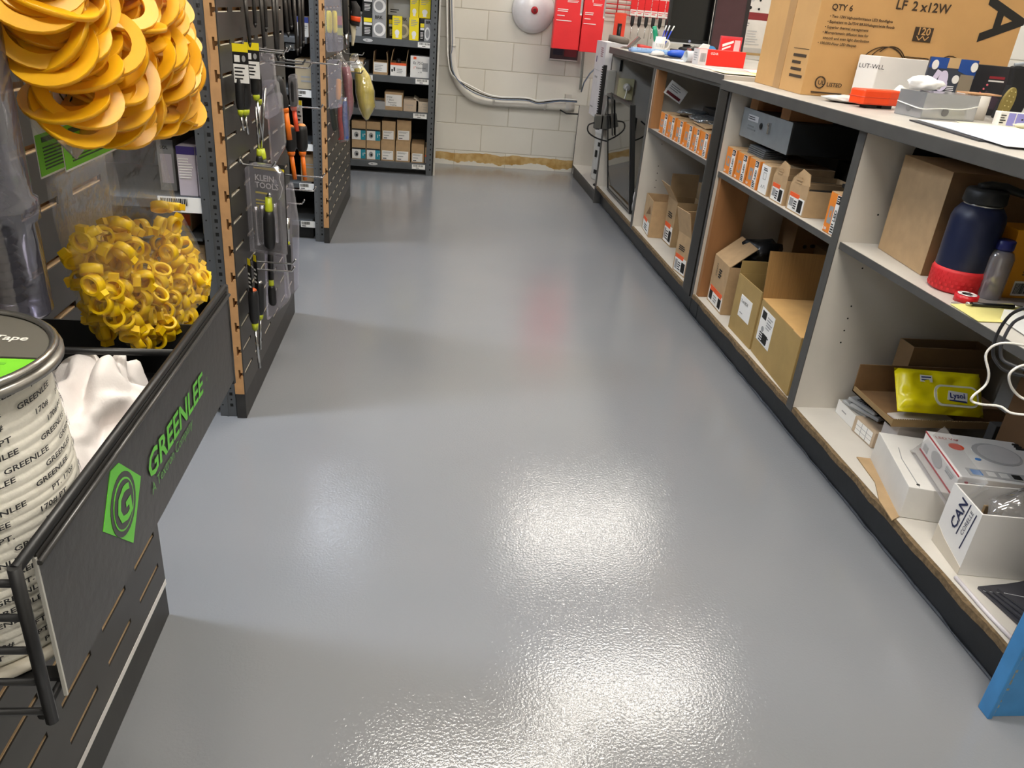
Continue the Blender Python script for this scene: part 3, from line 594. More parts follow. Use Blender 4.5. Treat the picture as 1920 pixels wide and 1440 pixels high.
def sheet(name,label,pts,z,mat,th=.001,cat='paper',group=None,mk=None):
    g=G(); g.prism([(p.x,p.y,z) for p in pts],(0,0,th),0); o=g.build(name,[mat]); return tag(o,label,cat,group)
Z6=.6755
sheet('grey_folder','thin grey folder under the black pen on the near shelf',[atz(1783,568,Z6),atz(1920,585,Z6),V((1.50,1.63,0)),V((1.33,1.655,0)),atz(1810,560,Z6)],Z6,M('#a49c96',.6),.0012,'folder')
t=thing('black_pen','black and silver pen lying in front of the yellow box','pen',(0,0,0)); a=atz(1822,570,.683); b=a+V((.135,-.005,0))
g=G(); g.tube([a,a+(b-a)*.75],.0045,10); g.build('barrel',[M('#17181a',.3)],t,world=True)
g=G(); g.tube([a+(b-a)*.76,b],[.0045,.001],10); g.tube([a-(b-a)*.09,a-(b-a)*.005],.0047,10); g.build('metal_tip',[CHROME],t,world=True)
y1=[atz(1778,573,Z6),atz(1845,622,Z6),V((1.33,1.50,0)),V((1.42,1.60,0)),V((1.35,1.612,0))]
sheet('yellow_sheet','pale yellow printed sheet on the near shelf, in front of the pen',[V((1.205,1.575,0)),V((1.20,1.465,0)),V((1.36,1.47,0)),V((1.38,1.60,0))],Z6+.0014,M('#e6dc8c',.8),.001)
t=thing('white_paper_stack','thick white paper stack lying on the yellow sheet','papers',(1.385,1.385,Z6))
G(Matrix.Rotation(-.12,4,'Z')).box(-.13,.16,-.09,.085,.0026,.026).build('paper_block',[PAPER],t)
sheet('green_printed_sheet','yellow and green printed sheet at the near edge of the shelf, under the cables',[V((1.24,1.335,0)),V((1.24,1.225,0)),V((1.5,1.22,0)),V((1.5,1.33,0))],Z6+.0005,M('#cfd08a',.8),.0015)
# black insulated tube at the top back of the near bay
g=G(); g.tube([(1.50,1.12,.93),(1.50,1.6,.945),(1.52,2.08,.93)],.02,10); tag(g.build('black_hose',[M('#131110',.6,bump=.5,bsc=60)]),'black hose running under the worktop behind the tan carton','hose')
# --- bay A floor
t=carton('small_white_box','small white and grey box lowest against the far panel of the near bay','box',(1.405,2.02,.131),(.16,.11,.045),.0,M('#b6b1a8',.7),art={'-x':[('r',0,0,1,1,0),('ln',.3,.4,.7,.6,1,3)]},amats=AM)
t=carton('small_white_box','small tan box with a green gridded label in the near bay','box',(1.40,1.905,.131),(.16,.11,.05),.05,M('#b9a58c',.75),art={'-x':[('r',.15,.1,.9,.9,0),('l',[(.15,.35),(.9,.35)],.0012,3),('l',[(.15,.6),(.9,.6)],.0012,3),('l',[(.4,.1),(.4,.9)],.0012,3),('l',[(.65,.1),(.65,.9)],.0012,3)]},amats=AM)
for k,(y,z,rz) in enumerate(((2.02,.1765,.2),(1.99,.1885,.35),(2.0,.2005,.28))):
    t=thing('grey_printed_packet','flat grey plastic packet with fine print, %s of the pile behind the yellow wipes'%('lowest','middle','topmost')[k],'packet',(1.44,y,z),rz)
    G().box(-.11,.11,-.055,.055,0,.011).build('packet_sleeve',[M('#a5a6a6',.4,bump=.5,bsc=40)],t,bevel=.003)
    g=G(); g.art((-.11,-.055,.0112),(1,0,0),(0,1,0),.22,.11,[('ln',.05,.1,.5,.8,8,0),('r',.6,.5,.78,.85,1),('ln',.6,.1,.95,.4,4,0)]); g.build('printed_label',[INK,GREY],t)
carton('small_white_box','blank white box end showing between packets and cardboard tray','box',(1.43,1.83,.131),(.18,.06,.12),.15,M('#cfc8c4',.7))
c,rz,L=ebox((1692,970),(1638,862),.131,.20)
WB=M('#d8d5cf',.6,var=.05,sc=12,bump=.2,bsc=20,name='scuffed_white_board')
carton('white_carton','scuffed white carton with a torn top edge, under the boxed light','box',c,(.22,L,.09),rz,WB,art={'+z':[('l',[(.12,.02),(.10,.5),(.14,.72)],.002,3),('e',.12,.06,.02,.015,1)]},amats=AM)
whc=c.copy(); whrz=rz
t=thing('cardboard_flap','loose brown cardboard flap on the bottom of the near bay beside the white carton','cardboard',(0,0,0))
g=G(); P_=[atz(*p,.131) for p in ((1606,858),(1640,862),(1692,966),(1672,977),(1648,940),(1640,905))]; g.prism([(p.x,p.y,.131) for p in P_],(0,0,.003)); g.build('flap_sheet',[CARD2],t,world=True)
t=thing('clear_acrylic_holder','clear bent plastic sign holder leaning on the boxed light','sign holder',(0,0,0))
CL=clear('acrylic',fac=.02,haze=.02,fm=.35)
n=V((1.262,1.40,.222)); f=V((1.325,1.67,.222)); 
g=G(); g.slab(n,f-n,(-.012,.004,.004),(.001,0,.002)); g.slab(n+V((-.012,.004,.004)),f-n,(.06,-.015,.085),(.002,0,0)); g.slab(n,(f-n)*.02,(.055,-.012,.075),(0,0,.001)); g.build('acrylic_sheet',[CL],t,world=True)
n=V((1.300,1.465,0)); f=V((1.352,1.69,0)); rz,xa,L=edge_box(n,f); c=(n+f)/2+xa*.125; c.z=.2225
LED=[('t','LED Ver',.04,.82,.017,4,1),('e',.20,.68,.075,.075,2),('e',.58,.62,.24,.24,3),('e',.60,.63,.20,.21,5),('e',.33,.44,.03,.025,6),('r',.12,.05,.86,.20,3),('r',.15,.07,.25,.18,6),('r',.30,.08,.38,.17,0),('r',.42,.08,.50,.17,0),('r',.54,.08,.62,.17,1),('r',.90,.30,.98,.42,1),('ln',.85,.80,.98,.95,3,1)]
t=carton('boxed_led_light','white and red boxed round LED light with an orange sticker','box',c,(.25,L,.058),rz,M('#efedea',.4),art={'+z':LED,'-x':[('r',0,0,1,.08,4),('r',0,.93,1,1,4),('e',.45,.5,.15,.3,3),('ln',.7,.5,.95,.8,3,3),('r',.08,.2,.2,.5,3)],'-y':[('r',0,0,1,.08,4),('e',.68,.55,.17,.28,3),('e',.9,.3,.06,.14,6),('t','LED Ver',.08,.30,.015,1,1),('ln',.12,.62,.3,.8,2,3),('e',.08,.75,.018,.05,4)]},amats=[WHITE,INK,M('#f2552a',.5),M('#bdbcbb',.4),M('#b8323a',.5),M('#dcdad8',.35),M('#4f8ad0',.5)])
# brown open tray with wipes
n=V((1.30,1.80,.262)); 
t=thing('cardboard_tray','brown cut-down cardboard tray across the small boxes, holding the yellow wipes','tray',(0,0,0)); TZ=.243
g=G(); g.box(1.31,1.73,1.78,2.0,TZ,TZ+.004,1); g.box(1.31,1.73,1.776,1.78,TZ,TZ+.022,0); g.box(1.31,1.314,1.78,2.0,TZ,TZ+.018,0); g.box(1.31,1.73,1.996,2.0,TZ,TZ+.09,1); g.build('tray_body',[M('#8f7650',.9),CARDD],t,world=True)
g=G(); 
for k in range(60): g.box(1.312+k*.0069,1.3155+k*.0069,1.777,1.7795,TZ+.022,TZ+.0235)
g.build('corrugated_edge',[M('#7a6240',.9)],t,world=True)
YW=M('#e8d800',.3,var=.08,sc=18,bump=.5,bsc=18,name='glossy_yellow_film')
def pillow(t,name,w,d,h,mat,nx=20,ny=12,M4=None,crimp=.06,seed=1,amp=.004):
    g=G(M4); top=[];bot=[]
    for i in range(nx+1):
        a=[];b=[]
        for j in range(ny+1):
            u=i/nx;v=j/ny; e=min(1,min(u,1-u)/crimp/2)**.5*min(1,min(v,1-v)/.12)**.4
            zz=h/2*e; nn=noise.noise(V((u*7+seed,v*7,seed)))*amp
            a.append(g.P(((u-.5)*w,(v-.5)*d,h/2+zz+nn*e))); b.append(g.P(((u-.5)*w,(v-.5)*d,h/2-zz)))
        top.append(a);bot.append(b)
    for i in range(nx):
        for j in range(ny):
            g.F((top[i][j],top[i+1][j],top[i+1][j+1],top[i][j+1]),0,True); g.F((bot[i][j],bot[i][j+1],bot[i+1][j+1],bot[i+1][j]),0,True)
    for i in range(nx):
        g.F((top[i][0],bot[i][0],bot[i+1][0],top[i+1][0]),0); g.F((top[i][ny],top[i+1][ny],bot[i+1][ny],bot[i][ny]),0)
    for j in range(ny):
        g.F((top[0][j],top[0][j+1],bot[0][j+1],bot[0][j]),0); g.F((top[nx][j],bot[nx][j],bot[nx][j+1],top[nx][j+1]),0)
    return g.build(name,[mat],t)
t=thing('wipes_pack','bright yellow soft pack of wipes with a white-rimmed lid, in the brown tray','wipes',(1.475,1.87,TZ+.012),-.10)
R4=Matrix.Rotation(math.radians(48),4,'X')
pillow(t,'soft_pack',.25,.13,.06,YW,M4=Matrix.Translation((0,0,.045))@R4,amp=.012)
g=G(Matrix.Translation((0,0,.045))@R4); 
def rr_(cx,cy,w,h,r,z,n=6):
    pts=[]
    for sx,sy,a0 in ((1,1,0),(-1,1,90),(-1,-1,180),(1,-1,270)):
        for k in range(n+1):
            a=math.radians(a0+90*k/n); pts.append((cx+sx*(w/2-r)+r*math.cos(a),cy+sy*(h/2-r)+r*math.sin(a),z))
    return pts
g.prism(rr_(.03,-.018,.125,.062,.02,.060),(0,0,.005),0); g.prism(rr_(.03,-.018,.112,.050,.016,.065),(0,0,.002),1); g.build('lid',[M('#e8e6d8',.35),YW],t)
g=G(Matrix.Translation((0,0,.045))@R4); g.art((.0,-.034,.0675),(1,.0,0),(0,1,0),.06,.030,[('p',[(0,.1),(.95,.0),(1,.85),(.1,1)],0),('p',[(.1,.02),(.95,-.12),(.9,.05),(.1,.12)],1),('t','Lysol',.12,.30,.021,1,1)]); g.art((-.07,.018,.0625),(1,0,0),(0,1,0),.035,.02,[('r',0,0,1,1,0),('ln',.1,.1,.9,.9,2,1)]); g.build('printed_label',[WHITE,M('#1c2a6c')],t)
carton('open_carton','brown open carton behind the yellow wipes pack','box',(1.60,2.045,.131),(.26,.075,.26),0,M('#7b6040',.9),opened=True)
carton('large_brown_carton','big dark brown carton at the near right of the bottom bay','box',(1.67,1.55,.131),(.20,.30,.36),.0,M('#6f5236',.9))
carton('grey_sleeve_box','flat grey sleeve with a black edge lying beside the wipes','box',(1.66,1.76,.131),(.12,.03,.14),0,M('#4c4a49',.6))
# CAN box
c,rz,L=ebox((1795,1077),(1747,1012),.131,.30)
CB=M('#e4e2df',.55,var=.04,sc=8,name='white_mailer_board')
t=carton('white_printed_box','open white box lettered CAN with a clear bag inside, near front of the bottom bay','box',c,(.30,L,.165),rz,CB,art={'-x':[('p',[(0,0),(1,0),(1,.12),(.3,.22),(0,.3)],3)]},amats=[WHITE,INK,ORANGE,M('#c9c0b0'),REDO],opened=True)
g=G(); rv=V((0,-.12,1)).normalized(); uv=V((0,1,.12)).normalized(); pf=lambda u,v:V((-.1505,L/2-u*L,v*.165)); g.text('CAN',pf(.50,.46),rv,uv,.038,0,bold=True); g.text('CORELLE',pf(.74,.50),rv,uv,.0165,0); g.slab(pf(.58,.44),rv*.088,uv*.003,(-.0006,0,0)); g.slab(pf(.80,.32),rv*.10,uv*.003,(-.0006,0,0)); g.build('box_lettering',[M('#1a2348')],t)
crumple('clear_film_bag','crumpled grey-clear plastic bag bulging out of the white box','bag',(c.x+.02,c.y+.01,.15),(.11,.055,.085),clear('grey_clear_film',tint='#cfcac4',fac=.22,haze=.35,bump=.8,bsc=15),8,amp=.3)
carton('brown_tray_box','low brown carton edge behind the white box, under the boxed light','box',(1.47,1.415,.131),(.28,.05,.115),.0,CARD2)
for k in range(4):
    t=thing('magazine','glossy dark magazine lying in the near corner of the bottom bay','magazine',(1.36+.008*k,1.175-.004*k,.131+.0075*k),.12+.06*k,'dark magazines fanned under the counter near the blue stand')
    G().box(-.105,.105,-.075,.075,0,.006).build('cover',[M('#3a3a40',.25,var=.1,sc=6)],t)
    g=G(); g.art((-.105,-.075,.0062),(1,0,0),(0,1,0),.21,.15,[('ln',.1,.2,.4,.5,4,0),('l',[(0,.9),(.3,.6),(.9,.45)],.0012,0),('r',.55,.3,.63,.4,1)],t=.0004); g.build('printed_cover',[LGREY,GREY],t)
g=G(); g.tube([(1.215,1.27,.135),(1.212,1.16,.135),(1.216,1.07,.135)],.0045,8); tag(g.build('white_plastic_strip',[M('#d8d2d6',.35)]),'long white plastic strip along the front of the bottom shelf','strip')
# cables at the near bay
g=G(); P=lambda *a: aty(*a)
g.tube([P(1925,576,1.25),P(1895,590,1.27),P(1872,622,1.28),P(1862,655,1.28),P(1866,675,1.27),P(1885,695,1.25),P(1925,706,1.22)],.0032,8); tag(g.build('black_cable',[M('#232325',.4)]),'outer looped black cable hanging over the near shelf edge','cable')
g=G(); g.tube([P(1925,592,1.24),P(1900,605,1.26),P(1882,635,1.26),P(1876,660,1.26),P(1884,678,1.25),P(1925,694,1.22)],.0032,8); tag(g.build('black_cable',[M('#3c3c40',.4)]),'inner looped dark grey cable hanging over the near shelf edge','cable')
g=G(); g.tube([P(1925,648,1.24),P(1885,643,1.25),P(1860,650,1.26),P(1848,668,1.26),P(1854,700,1.25),P(1848,722,1.25),P(1825,742,1.24),P(1822,752,1.24),P(1840,758,1.23),P(1875,762,1.22),P(1895,774,1.2),P(1925,778,1.18)],.0024,8); tag(g.build('white_cable',[M('#e8e4dc',.4)]),'thin white cable looping down in front of the yellow wipes','cable')
g=G(); g.tube([P(1925,683,1.2),P(1905,690,1.2),P(1892,704,1.2),P(1896,725,1.2),P(1910,742,1.2),P(1925,750,1.19)],.0024,8); tag(g.build('white_cable',[M('#e8e4dc',.4)]),'short white cable curl at the right edge above the boxed light','cable')
# ================================================================ bay D and the low end cabinet
t=thing('flat_screen','black-framed flat screen stored on end in the empty bay, reflecting the block wall','screen',(1.235,4.70,.131))
g=G(); MS=Matrix.Translation((0,0,0))@Matrix.Rotation(math.radians(-8),4,'Y')
def scr(g,y0,y1,z0,z1,x0,x1,m=0): g.box(x0,x1,y0,y1,z0,z1,m)
g=G(MS); scr(g,-.06,.62,.006,.64,.010,.035); g.build('screen_back',[BLACK],t,bevel=.003)
g=G(MS); scr(g,-.045,.605,.022,.625,.006,.0095); g.build('glass',[M('#0c0d0f',.04,spec=.9)],t)
g=G(MS)
for a in ((-.06,-.045,.006,.64),(.605,.62,.006,.64),(-.045,.605,.006,.022),(-.045,.605,.625,.64)): scr(g,a[0],a[1],a[2],a[3],.002,.010)
g.build('bezel',[M('#1c1d20',.3)],t)
g=G(MS); g.slab((.0,.40,.40),(-.004,0,0),(0,.04,0),(0,.02,.26)); g.build('stand_arm',[BLACK],t)
crumple('grey_rag','crumpled pale grey rag on the floor of the empty bay beside the flat screen','rag',(1.30,4.53,.131),(.08,.09,.10),M('#b9b6b4',.9,bump=.4,bsc=150),21,amp=.3)
t=thing('outlet_box','cream outlet plate with a white plug on the far panel of the empty bay','outlet',(1.30,5.455,.72))
G().box(-.055,.055,-.008,.013,0,.135).build('cover_plate',[M('#cfc9a2',.5)],t,bevel=.003)
g=G(); g.lathe([(.022,0),(.024,.012),(.018,.035)],(.0,-.009,.085),14,ax=(.2,-1,-.2)); g.build('plug',[M('#e4e2de',.4)],t)
g=G(); g.tube([(.0,-.045,.075),(-.01,-.07,.03),(-.03,-.06,-.06),(-.055,-.04,-.16),(-.05,-.04,-.28),(-.03,-.03,-.34)],.004,8); g.build('cord',[M('#dedbd6',.4)],t)
t=thing('grey_power_adapter','grey power adapter with a ribbed strain relief hanging from the worktop end','adapter',(1.19,5.44,.76))
G().box(-.03,.03,-.02,.02,-.02,.14).build('adapter_body',[M('#8f8e8a',.5)],t,bevel=.006)
g=G(); g.tube([(0,0,-.02),(-.01,0,-.12),(-.04,-.01,-.2)],.009,8); g.build('cord',[M('#8a8884',.5)],t)
t=thing('black_power_strip','black power strip with plugs mounted across the far panel of the empty bay','power strip',(1.26,5.435,.52))
G().box(-.08,.13,-.03,.03,0,.10).build('strip_body',[M('#3c3634',.45,metal=.3)],t,bevel=.004)
for k,x in enumerate((-.13,-.09,.10)): g=G(); g.box(x-.03,x+.03,-.075,-.031,.01,.10); g.build('plug',[M('#55544f' if k<2 else '#222222',.5)],t,bevel=.006)
g=G(); g.tube([(-.15,-.06,.05),(-.20,-.07,.03),(-.19,-.07,-.02),(-.10,-.06,-.06),(.05,-.06,-.07),(.18,-.05,-.03),(.22,-.05,.03),(.16,-.06,.08)],.005,8); g.build('cord',[INK],t)
g=G(); g.box(1.175,1.21,5.30,5.50,.80,.984); g=G(); g.box(1.245,1.262,5.462,5.4685,.895,.965,0); tag(g.build('black_strip_clip',[BLACK]),'small black clip strip stuck near the top of the far bay panel','clip')
t=thing('paint_drum','white plastic drum with a printed label in the low end cabinet','drum',(1.385,5.93,.0935))
g=G(); g.lathe([(.14,0),(.145,.01),(.15,.33),(.155,.34),(.155,.355),(.15,.36),(.15,.38)],(0,0,0),32); g.build('drum_body',[M('#d9d7d2',.4,var=.05)],t)
g=G(); g.lathe([(.157,.381),(.157,.40),(.15,.405)],(0,0,0),32); g.build('lid',[M('#e8e6e0',.4)],t)
g=G()
for a0,z0,dw,dz,mi in ((200,.05,.25,.03,1),(215,.12,.3,.05,0),(235,.2,.12,.08,2),(205,.25,.3,.03,1),(240,.12,.1,.04,3),(195,.17,.2,.05,1),(230,.29,.25,.02,1),(222,.05,.15,.05,4)):
    n=5
    for j in range(n):
        a=math.radians(a0)+dw*j/n; b=math.radians(a0)+dw*(j+1)/n; r_=.1515
        q=[(r_*math.cos(a),r_*math.sin(a),z0),(r_*math.cos(b),r_*math.sin(b),z0),(r_*math.cos(b),r_*math.sin(b),z0+dz),(r_*math.cos(a),r_*math.sin(a),z0+dz)]; g.poly(q,mi)
g.build('printed_label',[GREY,INK,M('#5a6b9c'),GREEN,M('#b04848')],t)
g=G(); g.tube([(1.25,5.60,.098),(1.22,5.62,.10),(1.21,5.66,.10),(1.24,5.69,.10),(1.27,5.66,.10)],.006,8); tag(g.build('black_cord_loop',[INK]),'small black cord loop lying in front of the printed drum','cord')
t=thing('hand_tool_pile','small tray of red and silver hand tools on top of the low end cabinet','tool tray',(1.53,5.75,.561))
G().box(-.10,.12,-.12,.15,0,.03).build('tray_body',[M('#6f6a66',.5)],t,bevel=.004)
g=G(); g.tube([(-.12,.12,.045),(.10,.10,.05)],.010,8); g.build('red_handle',[M('#b02a20')],t)
for k in range(3): g=G(); g.tube([(-.09,-.08+.05*k,.042),(-.02,-.04+.05*k,.055),(.03,-.08+.05*k,.04)],.008,8); g.build('steel_jaw',[CHROME],t)
# white cartons standing at the end of the worktop
t=carton('white_shipping_carton','tall white carton with fine print standing at the wall end of the worktop','box',(1.25,5.80,.562),(.16,.34,.50),0,M('#dcd9da',.6),art={'-x':[('ln',.55,.80,.8,.93,5,1),('r',.15,.72,.22,.8,2),('l',[(0,.62),(1,.62)],.002,3),('ln',.2,.5,.5,.56,1,3),('ln',.1,.1,.35,.14,1,3)],'-y':[('r',.3,.7,.75,.85,3)]},amats=[WHITE,M('#8a4850'),M('#4a4a70'),GREY,RED])
t=thing('black_ribbed_strip','black ribbed plastic strip hanging down the worktop end','cable trunking',(1.168,5.575,.50))
G().box(-.012,.012,-.01,.01,0,.42).build('strip_core',[BLACK],t)
for k in range(26): pass
g=G()
for k in range(26): g.box(-.02,-.0125,-.009,.009,.008+k*.0158,.016+k*.0158)
g.build('ribs',[INK],t); 
# ================================================================ on the worktop
ZN=1.0205; ZFR=1.0385
RB=M('#c99c62',.75,var=.04,sc=10,bump=.15,bsc=150,name='printed_kraft_carton')
n=atz(1500,177,ZN); f=atz(1417,153,ZN); rz,xa,L=edge_box(n,f); rz*=.6; xa=V((math.cos(rz),math.sin(rz),0)); ya=V((-math.sin(rz),math.cos(rz),0)); L=.50; W=.71
c=n+ya*L/2+xa*W/2; c.z=ZN
HB=.50; pr=M('#3b2c1c',.7,name='carton_ink'); 
def arcp(cx,cy,rx,ry,a0,a1,n=14): return [(cx+rx*math.cos(math.radians(a0+(a1-a0)*k/n)),cy+ry*math.sin(math.radians(a0+(a1-a0)*k/n))) for k in range(n+1)]
art=[('t','2 x12W',.44,.585,.040,1,1),('t','LF',.36,.585,.04,1,1),('t','QTY 6',.055,.545,.026,1,1)]
for k,tx in enumerate(('• Two 12W high-performance LED floodlights','• Equivalent to 2x75W BR30/halogen/wide floods','• Superior thermal management','• Microprismatic diffusion lens for','   smooth and even light distribution','• 100,000-Hour LED lifespan')): art.append(('t',tx,.055-.006*k,.498-.0335*k,.0118,1,1))
art+=[('r',.485,.40,.575,.49,1),('t','120',.495,.443,.032,0,1),('l',[(.50,.435),(.515,.41),(.53,.435),(.545,.41),(.56,.435)],.003,0)]
art+=[('l',arcp(.37,.19,.12,.16,20,180),.002,1),('l',arcp(.40,.19,.09,.165,5,130),.002,1),('l',arcp(.385,.19,.1,.16,15,150),.0015,1),('l',[(.46,.16),(.47,.30),(.59,.30),(.62,.16)],.002,1),('l',[(.485,.16),(.495,.28),(.575,.28),(.595,.16)],.0015,1),('l',arcp(.54,.21,.025,.045,0,360),.002,1),('l',arcp(.54,.21,.013,.022,0,360),.0015,1),('l',arcp(.70,.14,.085,.19,20,200),.002,1),('l',arcp(.68,.13,.09,.17,30,210),.002,1),('l',arcp(.71,.1,.08,.18,60,200),.0015,1)]
art+=[('l',arcp(.085,.09,.024,.037,0,360),.003,1),('t','UL',.072,.075,.02,1,1),('t','LISTED',.118,.068,.018,1,1),('ln',.05,.015,.28,.035,1,1)]
t=carton('large_floodlight_carton','huge tan printed carton on the worktop reading QTY 6, with floodlight drawing','box',c,(W,L,HB),rz,RB,art={'-y':art,'-x':[('ln',.72,.09,.96,.27,4,1),('l',[(.70,.29),(.98,.29)],.0015,1),('r',.43,.0,.57,.86,3)]},amats=[M('#c99c62',.75),pr,ORANGE,M('#b58c5a',.45,name='packing_tape')])
g=G(); o=V((-W/2,-L/2,0)); g.text('RA',o+V((W*.81,-.0004,.475)),(0,0,-1),(1,0,0),.20,0,bold=True,th=.0008); g.build('big_lettering',[M('#1f1c18',.7)],t)
# white box LUT
g=G(); fp=[(1.448,2.735),(1.500,2.690),(1.745,2.690),(1.745,2.745)]; zz=.145
t=thing('white_mailer_box','white box marked LUT-WLL in pen, in front of the floodlight carton','box',(1.6,2.71,ZN))
g.prism([(x,y,ZN) for x,y in fp],(0,0,zz)); g.build('box_body',[M('#e9e6e1',.55,var=.02)],t,world=True,bevel=.002)
g=G(); r=(V((1.500,2.690,0))-V((1.448,2.735,0))).normalized(); g.text('LUT-WLL',V((1.452,2.7315,ZN+.105))+r*.0,r,(0,0,1),.020,0,th=.0008); g.build('pen_writing',[INK],t,world=True)
# orange device
t=thing('orange_level','small rounded orange plastic case with black feet, at the worktop edge','case',(1.385,2.445,ZN),.25)
g=G(); pts=[(-.082,-.022),(-.075,-.03),(.02,-.034),(.082,-.020),(.085,.0),(.082,.03),(-.082,.03)]
g.prism([(x,y,.010) for x,y in pts],(0,0,.044)); g.build('case_body',[M('#f04a14',.4)],t,bevel=.007)
g=G(); g.prism([(x*1.015,y*1.03,.030) for x,y in pts],(0,0,.004)); g.build('seam_band',[M('#d83e10',.4)],t,bevel=.0015)
for x in (-.03,.03): g=G(); g.box(x-.02,x+.02,-.02,.01,0,.010); g.build('foot',[BLACK],t)
crumple('crumpled_wrapper','crumpled white wrapper lying behind the orange case','wrapper',(1.36,2.56,ZN),(.085,.05,.011),M('#e2dfda',.6),31)
crumple('tissue_ball','small twist of white tissue behind the orange case','tissue',(1.55,2.60,ZN),(.03,.03,.03),M('#f0eeea',.8),33)
# clear tray box with tissue
CLB=clear('dusty_clear_plastic',tint='#d9dadc',fac=.16,haze=.30,rough=.15)
n=atz(1725,222,ZN); n2=atz(1677,212,ZN)
t=thing('clear_plastic_box','clear plastic box bound with white string, white tissue on top','plastic box',(0,0,0))
e=V((-.017,.110,0)); a_=V((.185,.030,0)); h_=V((0,0,.068))
g=G(); q=[n,n+a_,n+a_+e,n+e]
for A,B in zip(q,q[1:]+q[:1]):
    d=(B-A); nn=V((-d.y,d.x,0)).normalized()*.002; g.slab(A,d,nn,h_)
g.slab(n,a_,e,(0,0,.002)); g.slab(n+h_,a_,e,(0,0,.0015)); g.build('box_shell',[CLB],t,world=True)
g=G(); g.slab(n+e*.15+a_*.05+V((0,0,.003)),e*.7,a_*.35,(0,0,.03),0); g.slab(n+e*.15+a_*.5+V((0,0,.003)),e*.7,a_*.4,(0,0,.02),1); g.build('contents',[M('#b86a68',.6),M('#8b8c8e',.6)],t,world=True)
g=G(); zc=V((0,0,.036)); g.tube([n2*0+n+e+zc,n+e*.5+V((-.002,0,.030)),n+V((-.002,-.002,.026)),n+a_*.3+V((0,-.002,.030)),n+a_*.7+V((0,-.002,.031)),n+a_+V((0,-.002,.042))],.0016,6); g.build('string',[PAPER],t,world=True)
g=G(); g.lathe([(.011,0),(.011,.001)],n+a_*.42+V((0,-.001,.020)),14,ax=(.08,-1,0)); g.lathe([(.009,0),(.009,.001)],n+e*.5+V((-.0012,-.0006,.022)),14,ax=(-1,-.4,0)); g.build('finger_hole',[M('#6d6c6c')],t,world=True)
tc=n+e*.55+a_*.20
crumple('tissue','crumpled white tissue lying on the clear plastic box','tissue',(tc.x,tc.y,ZN+.071),(.048,.036,.018),M('#f3f1ee',.8),35,amp=.45)
t=thing('white_cylinder','short white cardboard tube beside the clear plastic box','tube',(1.645,2.33,ZN))
g=G(); g.lathe([(.030,0),(.030,.068),(.027,.068),(.027,.060)],(0,0,0),24); g.build('tube_wall',[M('#d9d3ca',.6,var=.08)],t)
g=G(); g.box(-.06,.05,-.025,.03,.070,.074); g.build('card_strip',[M('#c99a70')],t)
# blister packs standing
def standing(name,label,cat,x,y,w,h,rz,tilt,art,base,mats,th=.012,z=ZN):
    t=thing(name,label,cat,(x,y,z),rz)
    MM=Matrix.Rotation(tilt,4,'X'); g=G(MM); g.box(-w/2,w/2,0,th,0,h); g.build('pack_card',[base],t,bevel=.002)
    g=G(MM); g.art((-w/2,0,0),(1,0,0),(0,0,1),w,h,art); g.build('printed_label',mats,t); return t
NV=M('#3a3f4c',.4); BM_=[WHITE,INK,M('#1f4a96',.4),M('#8c7f6c',.5),M('#d8d0ea',.4),M('#e8e8ea')]
standing('light_switch_pack','dark blue package picturing a white night light, behind the clear box','package',1.655,2.52,.155,.16,-.10,0,
 [('r',0,.80,.38,1,2),('r',.38,.82,.68,1.01,6),('p',[(.62,.78),(1,.66),(1,1),(.62,1)],2),('e',.12,.86,.07,.09,0),('p',[(.08,.48),(.2,.78),(.3,.74),(.16,.46)],4),('e',.36,.60,.10,.17,4),('e',.36,.50,.12,.12,4),('r',.70,.25,.98,.72,3),('e',.82,.36,.10,.06,5),('e',.62,.62,.07,.08,0),('ln',.48,.3,.66,.5,6,5),('ln',.04,.04,.4,.22,4,5),('ln',.46,.04,.9,.22,4,5),('e',.93,.87,.07,.09,0),('l',[(.0,.24),(.7,.24)],.0008,5)],NV,BM_+[M('#c9a878')])
standing('black_pack','black package with a fan of small red dots and a red title bar','package',1.80,2.52,.13,.15,-.05,0,
 [('p',[(.25,.2),(.45,.5),(.85,.34),(.8,.12)],1),('r',.42,.74,.82,.79,2),('r',.42,.68,.82,.71,0)]+[('e',.06+.06*k,.10+.085*k,.022,.022,3) for k in range(7)]+[('ln',.05,.02,.4,.06,1,0)],M('#2c2c30',.4),[WHITE,M('#4a3c48'),M('#9a2a34'),M('#e06a78')])
t=thing('black_pouch','tall black fabric pouch with a grey zip top behind the wooden brush','pouch',(1.815,2.40,ZN),-.1)
g=G(); g.prism([(-.045,0,0),(.03,0,0),(.055,0,.13),(.052,0,.158),(-.038,0,.155),(-.03,0,.10)],(0,.03,0)); g.build('pouch_body',[M('#131315',.75,var=.15)],t,bevel=.006)
g=G(); g.tube([(-.035,.01,.158),(0,.0,.166),(.04,.0,.164)],.006,8); g.build('zip_top',[M('#8d9296',.4)],t)
t=thing('hand_brush','olive wooden brush block with rows of bristle dots, standing on its end','brush',(1.71,2.30,ZN),-.15)
g=G(Matrix.Rotation(.14,4,'Y')); pts=[(.018*math.cos(a)*1.0,0,.055+(.045 if math.sin(a)>0 else .052)*math.sin(a)) for a in [2*PI*k/20 for k in range(20)]]
g.prism(pts,(0,.012,0)); g.build('brush_block',[M('#8a7a3e',.7)],t,bevel=.002)
for rr2 in range(6):
    for cc in range(2):
        g=G(Matrix.Rotation(.14,4,'Y')); g.lathe([(.0018,0),(.0018,.002)],(-.006+.012*cc,-.0005,.018+rr2*.014),6,ax=(0,-1,0)); g.build('bristle_tuft',[M('#c9b87a')],t)
